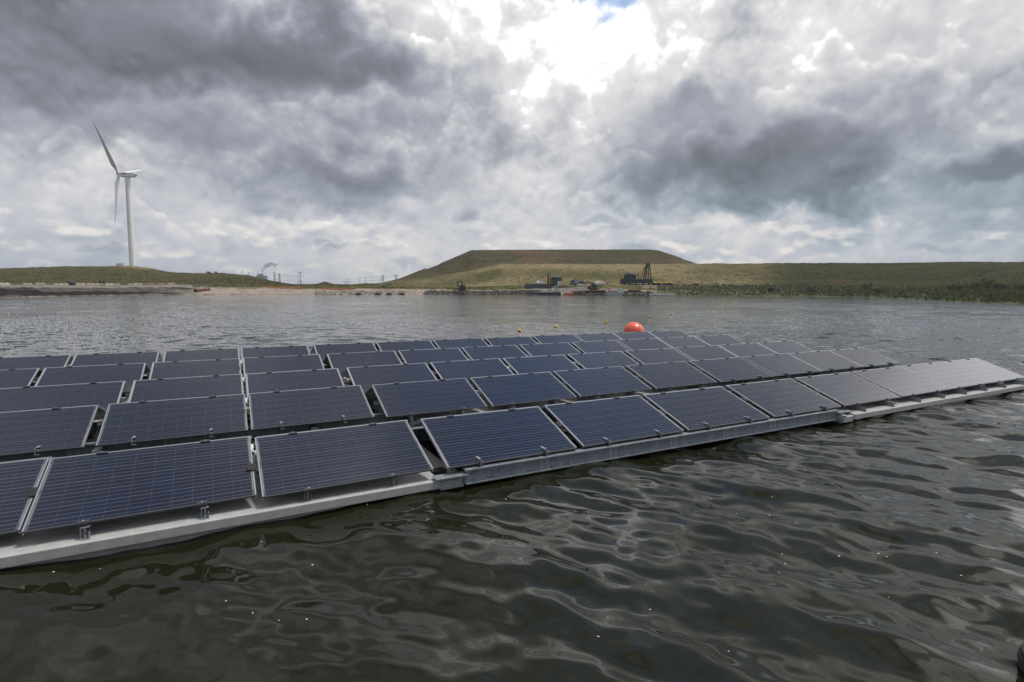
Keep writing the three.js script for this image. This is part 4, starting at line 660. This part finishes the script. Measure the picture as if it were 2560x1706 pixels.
// dredger up on the terrace
{
  const d = 243, k = mpp(d), p = at(1591, 711, d), t = thing('dredger', 'dark cutter dredger with a tall A-frame, laid up on the terrace', 'dredger', [p.x, TERR, p.z], face(1591)), Y = (py) => (711 - py) * k, X = (x) => (1320 + x / 5.8825 - 1591) * k;
  part('hull', rbx(78 * k, 9.5 * k, 4.5, X(1595), Y(702), 0, 0.08), C.navy, t);
  for (const x of [1430, 1500, 1590, 1690, 1775]) part('support', bx(5 * k, 5 * k, 3.6, X(x), 2 * k, 0), C.dark, t);
  const dh = part('deckhouse', bx(28 * k, 10.5 * k, 3.2, X(1500), Y(692.6), 0), C.dark, t); for (const x of [1440, 1480, 1520]) part('opening', bx(4 * k, 6 * k, 0.06, X(x), Y(692), 1.62), C.wall, dh);
  part('upper_frame', [bx(36 * k, 0.25, 3.4, X(1520), Y(687), 0), ...[1420, 1460, 1500, 1540, 1580, 1620].flatMap((x) => [bar([X(x), Y(697), 1.6], [X(x), Y(687), 1.6], 0.16, 6), bar([X(x), Y(697), -1.6], [X(x), Y(687), -1.6], 0.16, 6)])], C.dark, t);
  part('tank', rbx(10.5 * k, 6 * k, 2, X(1482), Y(683.6), 0, 0.15), C.paleblue, t);
  part('railing', [...[1420, 1460, 1500, 1540, 1580, 1620].map((x) => bar([X(x), Y(687), 1.5], [X(x), Y(683), 1.5], 0.05, 5)), bar([X(1420), Y(683.5), 1.5], [X(1620), Y(683.5), 1.5], 0.05, 5)], C.dark, t);
  part('a_frame', [bar([X(1690), Y(698), 1.8], [X(1735), Y(660), 0.6], 0.24, 8), bar([X(1722), Y(698), -1.8], [X(1745), Y(660), -0.6], 0.24, 8), bar([X(1760), Y(698), 1.8], [X(1760), Y(660), 0.6], 0.24, 8), bar([X(1805), Y(698), -1.8], [X(1775), Y(660), -0.6], 0.24, 8), bx(11 * k, 0.3, 1.6, X(1752), Y(659.5), 0)], C.dark, t);
  part('cross_brace', [bar([X(1706), Y(684), 1.3], [X(1790), Y(684), -1.3], 0.12, 6), bar([X(1700), Y(690), 1.5], [X(1765), Y(675), 1.0], 0.1, 6)], C.dark, t);
  for (const [x, y] of [[1620, 686], [1640, 697], [1655, 697]]) part('stay', bar([X(1730), Y(661), 0], [X(x), Y(y), 0], 0.09, 5), C.dark, t);
  part('walkway', bx(8 * k, 0.12, 3.6, X(1400), Y(696.4), 0), C.navy, t);
}
// yellow-topped drums
[[1855, 'first'], [1928, 'second'], [2017, 'third'], [2097, 'fourth'], [(1740.5 - 1320) * 5.8825, 'last, standing apart']].forEach(([X, n], i) => { const px = 1320 + X / 5.8825, d = 241, p = at(px, 712, d), t = thing('mooring_drum', i < 4 ? `black drum with a yellow top beside the dredger, ${n} from the dredger` : 'black drum with a yellow top standing alone, right of the row of four', 'drum', [p.x, TERR - 0.1, p.z], rr(0, 3), 'yellow-topped drums'); part('barrel', new THREE.LatheGeometry([[0.0, 0], [1.05, 0], [1.1, 0.08], [1.1, 0.9], [1.05, 0.95], [0, 0.95]].map((q) => new THREE.Vector2(...q)), 28), C.navy, t); part('lid', new THREE.LatheGeometry([[1.07, 0.95], [1.08, 1.12], [0.95, 1.3], [0.2, 1.38], [0, 1.38]].map((q) => new THREE.Vector2(...q)), 28), C.yellow, t); part('lifting_eye', new THREE.TorusGeometry(0.14, 0.04, 6, 14).translate(0, 1.48, 0), C.dark, t); });
{ const d = 236, p = at(1846, 712, d), t = thing('concrete_slab', 'pale concrete slab lying on the grass right of the last drum', 'slab', [p.x, landY(1846, d) + 0.3, p.z], face(1846)); part('slab', rbx(22 * mpp(d), 0.55, 2, 0, 0.2, 0, 0.04), C.lightgrey, t); part('bearer', bx(0.5, 0.4, 1.8, -1, -0.25, 0), C.wood, t); }
{ const d = 232, p = at(2099, 706, d), t = thing('orange_marker', 'small orange marker board at the foot of the right embankment', 'marker', [p.x, landY(2099, d), p.z], face(2099)); const h = p.y - landY(2099, d); part('post', cyl(0.07, 0.08, Math.max(h, 0.6), 0, Math.max(h, 0.6) / 2, 0, 8), C.grey, t); part('board', rbx(0.85, 0.75, 0.08, 0, Math.max(h, 0.6), 0.1, 0.03), C.hivis, t); }
// the person in orange on the work boat
{
  const d = 206, p = at(1525, 727, d), Y = p.y - 0.2, base = [p.x, 1.35, p.z];
  const t = thing('person', 'person in orange work clothes standing on the work boat', 'person', base, face(1525) + 0.4);
  const bones = [[[0, 0.92, 0], [0, 1.38, 0], 0.15, 0.17], [[0, 1.38, 0], [0, 1.52, 0], 0.07, 0.06], [[0, 1.6, 0.01], [0, 1.68, 0.01], 0.1, 0.095], [[-0.09, 0.92, 0], [-0.11, 0.5, 0.02], 0.1, 0.07], [[-0.11, 0.5, 0.02], [-0.12, 0.08, 0], 0.068, 0.05], [[0.09, 0.92, 0], [0.12, 0.5, 0.02], 0.1, 0.07], [[0.12, 0.5, 0.02], [0.13, 0.08, 0], 0.068, 0.05], [[-0.12, 0.05, 0], [-0.12, 0.04, 0.15], 0.05, 0.04], [[0.13, 0.05, 0], [0.13, 0.04, 0.15], 0.05, 0.04], [[-0.19, 1.38, 0], [-0.27, 1.1, 0.03], 0.06, 0.05], [[-0.27, 1.1, 0.03], [-0.24, 0.85, 0.12], 0.048, 0.036], [[0.19, 1.38, 0], [0.28, 1.1, 0.03], 0.06, 0.05], [[0.28, 1.1, 0.03], [0.24, 0.88, 0.15], 0.048, 0.036], [[-0.19, 1.38, 0], [0.19, 1.38, 0], 0.075, 0.075]];
  const list = []; for (const [a, b, r1, r2] of bones) { list.push(bar(a, b, r1, 12, r2), new THREE.SphereGeometry(r1, 12, 8).translate(...a), new THREE.SphereGeometry(r2, 12, 8).translate(...b)); }
  part('body', list, C.hivis, t); part('head', [new THREE.SphereGeometry(0.105, 16, 12).scale(0.9, 1.15, 1).translate(0, 1.64, 0.01), new THREE.SphereGeometry(0.02, 6, 6).translate(0, 1.63, 0.115)], C.skin, t); part('helmet', [new THREE.SphereGeometry(0.125, 16, 8, 0, 6.283, 0, 1.5).translate(0, 1.66, 0), bx(0.2, 0.015, 0.1, 0, 1.67, 0.13)], C.car, t);
  for (const s of [-1, 1]) { const x = s * 0.24, hand = [bx(0.05, 0.08, 0.03, x, s < 0 ? 0.8 : 0.83, s < 0 ? 0.14 : 0.17)]; for (let i = 0; i < 4; i++) hand.push(bar([x - 0.018 + i * 0.012, (s < 0 ? 0.77 : 0.8), s < 0 ? 0.14 : 0.17], [x - 0.018 + i * 0.012, (s < 0 ? 0.7 : 0.73) + Math.abs(i - 1.5) * 0.008, (s < 0 ? 0.16 : 0.19)], 0.007, 5)); hand.push(bar([x - s * 0.025, s < 0 ? 0.82 : 0.85, s < 0 ? 0.14 : 0.17], [x - s * 0.045, s < 0 ? 0.76 : 0.79, s < 0 ? 0.17 : 0.2], 0.008, 5)); part('hand', hand, C.skin, t); }
}
// ---------------------------------------------------------------- vegetation
const leafMat = (r, g, b) => std(r, g, b, 0.95, 0, { side: THREE.DoubleSide, vertexColors: false });
function bush(label, px, d, wpx, hpx, tone) {
  const k = mpp(d), w = (wpx * k) / 2, h = hpx * k, p = ground(px, d), t = thing('bush', label, 'bush', [p[0], p[1] - 0.1, p[2]], rr(0, 6), 'bushes on the right shore');
  const pos = []; const lobes = []; for (let i = 0; i < 9; i++) lobes.push([rr(-0.7, 0.7) * w, rr(0.3, 0.75) * h, rr(-0.5, 0.5) * w, rr(0.25, 0.5) * Math.min(w, h)]);
  for (let i = 0; i < 900; i++) { const [lx, ly, lz, lr] = lobes[i % 9], a = rr(0, 6.283), u = rr(-1, 1), q = lr * Math.pow(rnd(), 0.35), s = Math.sqrt(1 - u * u), c = V(lx + q * s * Math.cos(a), Math.max(0.05, ly + q * u), lz + q * s * Math.sin(a)), z = rr(0.1, 0.26); for (let v = 0; v < 3; v++) pos.push(c.x + rr(-z, z), c.y + rr(-z, z), c.z + rr(-z, z)); }
  const g = new THREE.BufferGeometry(); g.setAttribute('position', new THREE.Float32BufferAttribute(pos, 3)); g.setAttribute('uv', new THREE.Float32BufferAttribute(new Array((pos.length / 3) * 2).fill(0), 2)); g.computeVertexNormals();
  part('foliage', g, tone, t); part('stem', [0, 1, 2].map((i) => bar([rr(-0.1, 0.1), 0, rr(-0.1, 0.1)], [lobes[i][0] * 0.7, lobes[i][1], lobes[i][2] * 0.7], 0.07, 5, 0.03)), C.wood, t);
}
const leafA = leafMat(0.05, 0.064, 0.028), leafB = leafMat(0.095, 0.112, 0.058), leafC = leafMat(0.075, 0.076, 0.038);
[['round dark bush by the water, leftmost of the right shore', 1928, 206, 17, 14, leafA], ['low dark bush right of the round one, above the stony edge', 2030, 205, 34, 19, leafA], ['bushy olive shrub beside the tall bush, on its left', 2130, 190, 44, 24, leafB], ['tall grey-green bush on the right shore', 2166, 184, 34, 36, leafB], ['low bush just right of the tall grey-green bush', 2196, 178, 28, 16, leafA], ['dark spreading bush left of the group at the far right', 2385, 150, 46, 22, leafC], ['darkest bush in the middle of the far right group', 2432, 146, 50, 24, leafA], ['yellowish bush with a raised top in the far right group', 2470, 150, 34, 34, leafB], ['dark bush at the right end of the far right group', 2500, 142, 40, 22, leafA], ['bush cut by the right edge of the picture', 2552, 128, 40, 22, leafC]].forEach((a) => bush(...a));
// grass and reeds
{
  const blades = (n, h, w) => { const pos = []; for (let i = 0; i < n; i++) { const a = rr(0, 6.283), r = rr(0, 0.3), x = Math.cos(a) * r, z = Math.sin(a) * r, t = rr(0, 6.283), l = rr(0.05, 0.35) * h, hh = h * rr(0.6, 1.1), b = rr(0, 6.283); pos.push(x - Math.cos(t) * w, 0, z - Math.sin(t) * w, x + Math.cos(t) * w, 0, z + Math.sin(t) * w, x + Math.cos(b) * l, hh, z + Math.sin(b) * l); } const g = new THREE.BufferGeometry(); g.setAttribute('position', new THREE.Float32BufferAttribute(pos, 3)); g.setAttribute('uv', new THREE.Float32BufferAttribute(new Array((pos.length / 3) * 2).fill(0), 2)); g.computeVertexNormals(); return g; };
  const scatter = (name, label, geo, n, pick, hmin, hmax) => { const m = new THREE.InstancedMesh(geo, new THREE.MeshPhysicalMaterial({ color: 0xffffff, roughness: 1, specularIntensity: 0.05, side: THREE.DoubleSide }), n), q = new THREE.Object3D(), c = new THREE.Color(); for (let i = 0; i < n; i++) { const [px, d, col] = pick(), g = ground(px, d); q.position.set(g[0], g[1] - 0.05, g[2]); q.rotation.y = rr(0, 6.283); const s = rr(hmin, hmax); q.scale.set(s * rr(0.9, 1.5), s, s * rr(0.9, 1.5)); q.updateMatrix(); m.setMatrixAt(i, q.matrix); const k = rr(0.7, 1.25); c.setRGB(col[0] * k, col[1] * k, col[2] * k); m.setColorAt(i, c); } m.name = name; m.castShadow = m.receiveShadow = true; m.userData.kind = 'stuff'; m.userData.label = label; scene.add(m); };
  scatter('reed_bed', 'reeds and tall grass along the right shore', blades(16, 1, 0.05), 9000, () => { const px = 1640 + 1060 * Math.pow(rnd(), 0.8), k = column(px); return [px, k[1][0] + 2 + Math.pow(rnd(), 1.2) * (k[3][0] - k[1][0]), rnd() < 0.3 ? [0.24, 0.22, 0.12] : rnd() < 0.5 ? [0.16, 0.185, 0.09] : [0.11, 0.13, 0.06]]; }, 0.3, 1.05);
  scatter('dune_grass', 'tufts of dry grass on the low land and the lower slopes', blades(14, 1, 0.045), 15000, () => { const px = rr(480, 1800), k = column(px), t = rnd(); return [px, t < 0.45 ? lerp(k[2][0], k[3][0], rr(0.1, 0.8)) : lerp(k[3][0], k[4][0], rr(0.08, 1.0)), rnd() < 0.45 ? [0.22, 0.185, 0.095] : rnd() < 0.7 ? [0.15, 0.135, 0.062] : [0.08, 0.085, 0.034]]; }, 0.2, 0.55);
  scatter('hill_grass', 'tufts of grass on the left hill and along the embankment crest', blades(12, 1, 0.05), 9000, () => { const l = rnd() < 0.5, px = l ? rr(-250, 700) : rr(1700, 2700), k = column(px); return [px, lerp(k[3][0], k[4][0], l ? rr(0.05, 1) : Math.pow(rnd(), 0.5)), l ? (rnd() < 0.5 ? [0.12, 0.098, 0.046] : [0.08, 0.076, 0.032]) : (rnd() < 0.4 ? [0.055, 0.048, 0.023] : [0.034, 0.038, 0.015])]; }, 0.2, 0.55);
  scatter('crest_grass', 'short grass along the flat top of the mesa', blades(12, 1, 0.05), 2600, () => { const px = rr(1100, 1700), k = column(px); return [px, k[6][0] + rr(-4, 2), rnd() < 0.5 ? [0.12, 0.09, 0.045] : [0.07, 0.06, 0.028]]; }, 0.25, 0.8);
  // stones
  const st = new THREE.IcosahedronGeometry(0.5, 1), sp = st.attributes.position; for (let i = 0; i < sp.count; i++) { const k = 1 + 0.35 * noise3(sp.getX(i) * 3, sp.getY(i) * 3 + 4, sp.getZ(i) * 3); sp.setXYZ(i, sp.getX(i) * k, sp.getY(i) * k * 0.75, sp.getZ(i) * k); } st.computeVertexNormals();
  scatter('shore_stones', 'dark and pale stones of the shore revetment', st, 2600, () => { const z = rnd(), px = z < 0.35 ? rr(790, 1010) : z < 0.8 ? rr(1060, 1350) : rr(1430, 1640), k = column(px), dk = px > 1050; return [px, lerp(k[1][0], k[2][0], rr(-0.05, px < 1050 ? 0.55 : 0.75)), dk ? (rnd() < 0.5 ? [0.05, 0.05, 0.045] : [0.11, 0.1, 0.085]) : rnd() < 0.4 ? [0.33, 0.29, 0.23] : [0.15, 0.13, 0.11]]; }, 0.5, 1.4);
}
// air
scene.fog = new THREE.FogExp2(0xc9d6e2, 0.0002);
renderer.render(scene, camera);
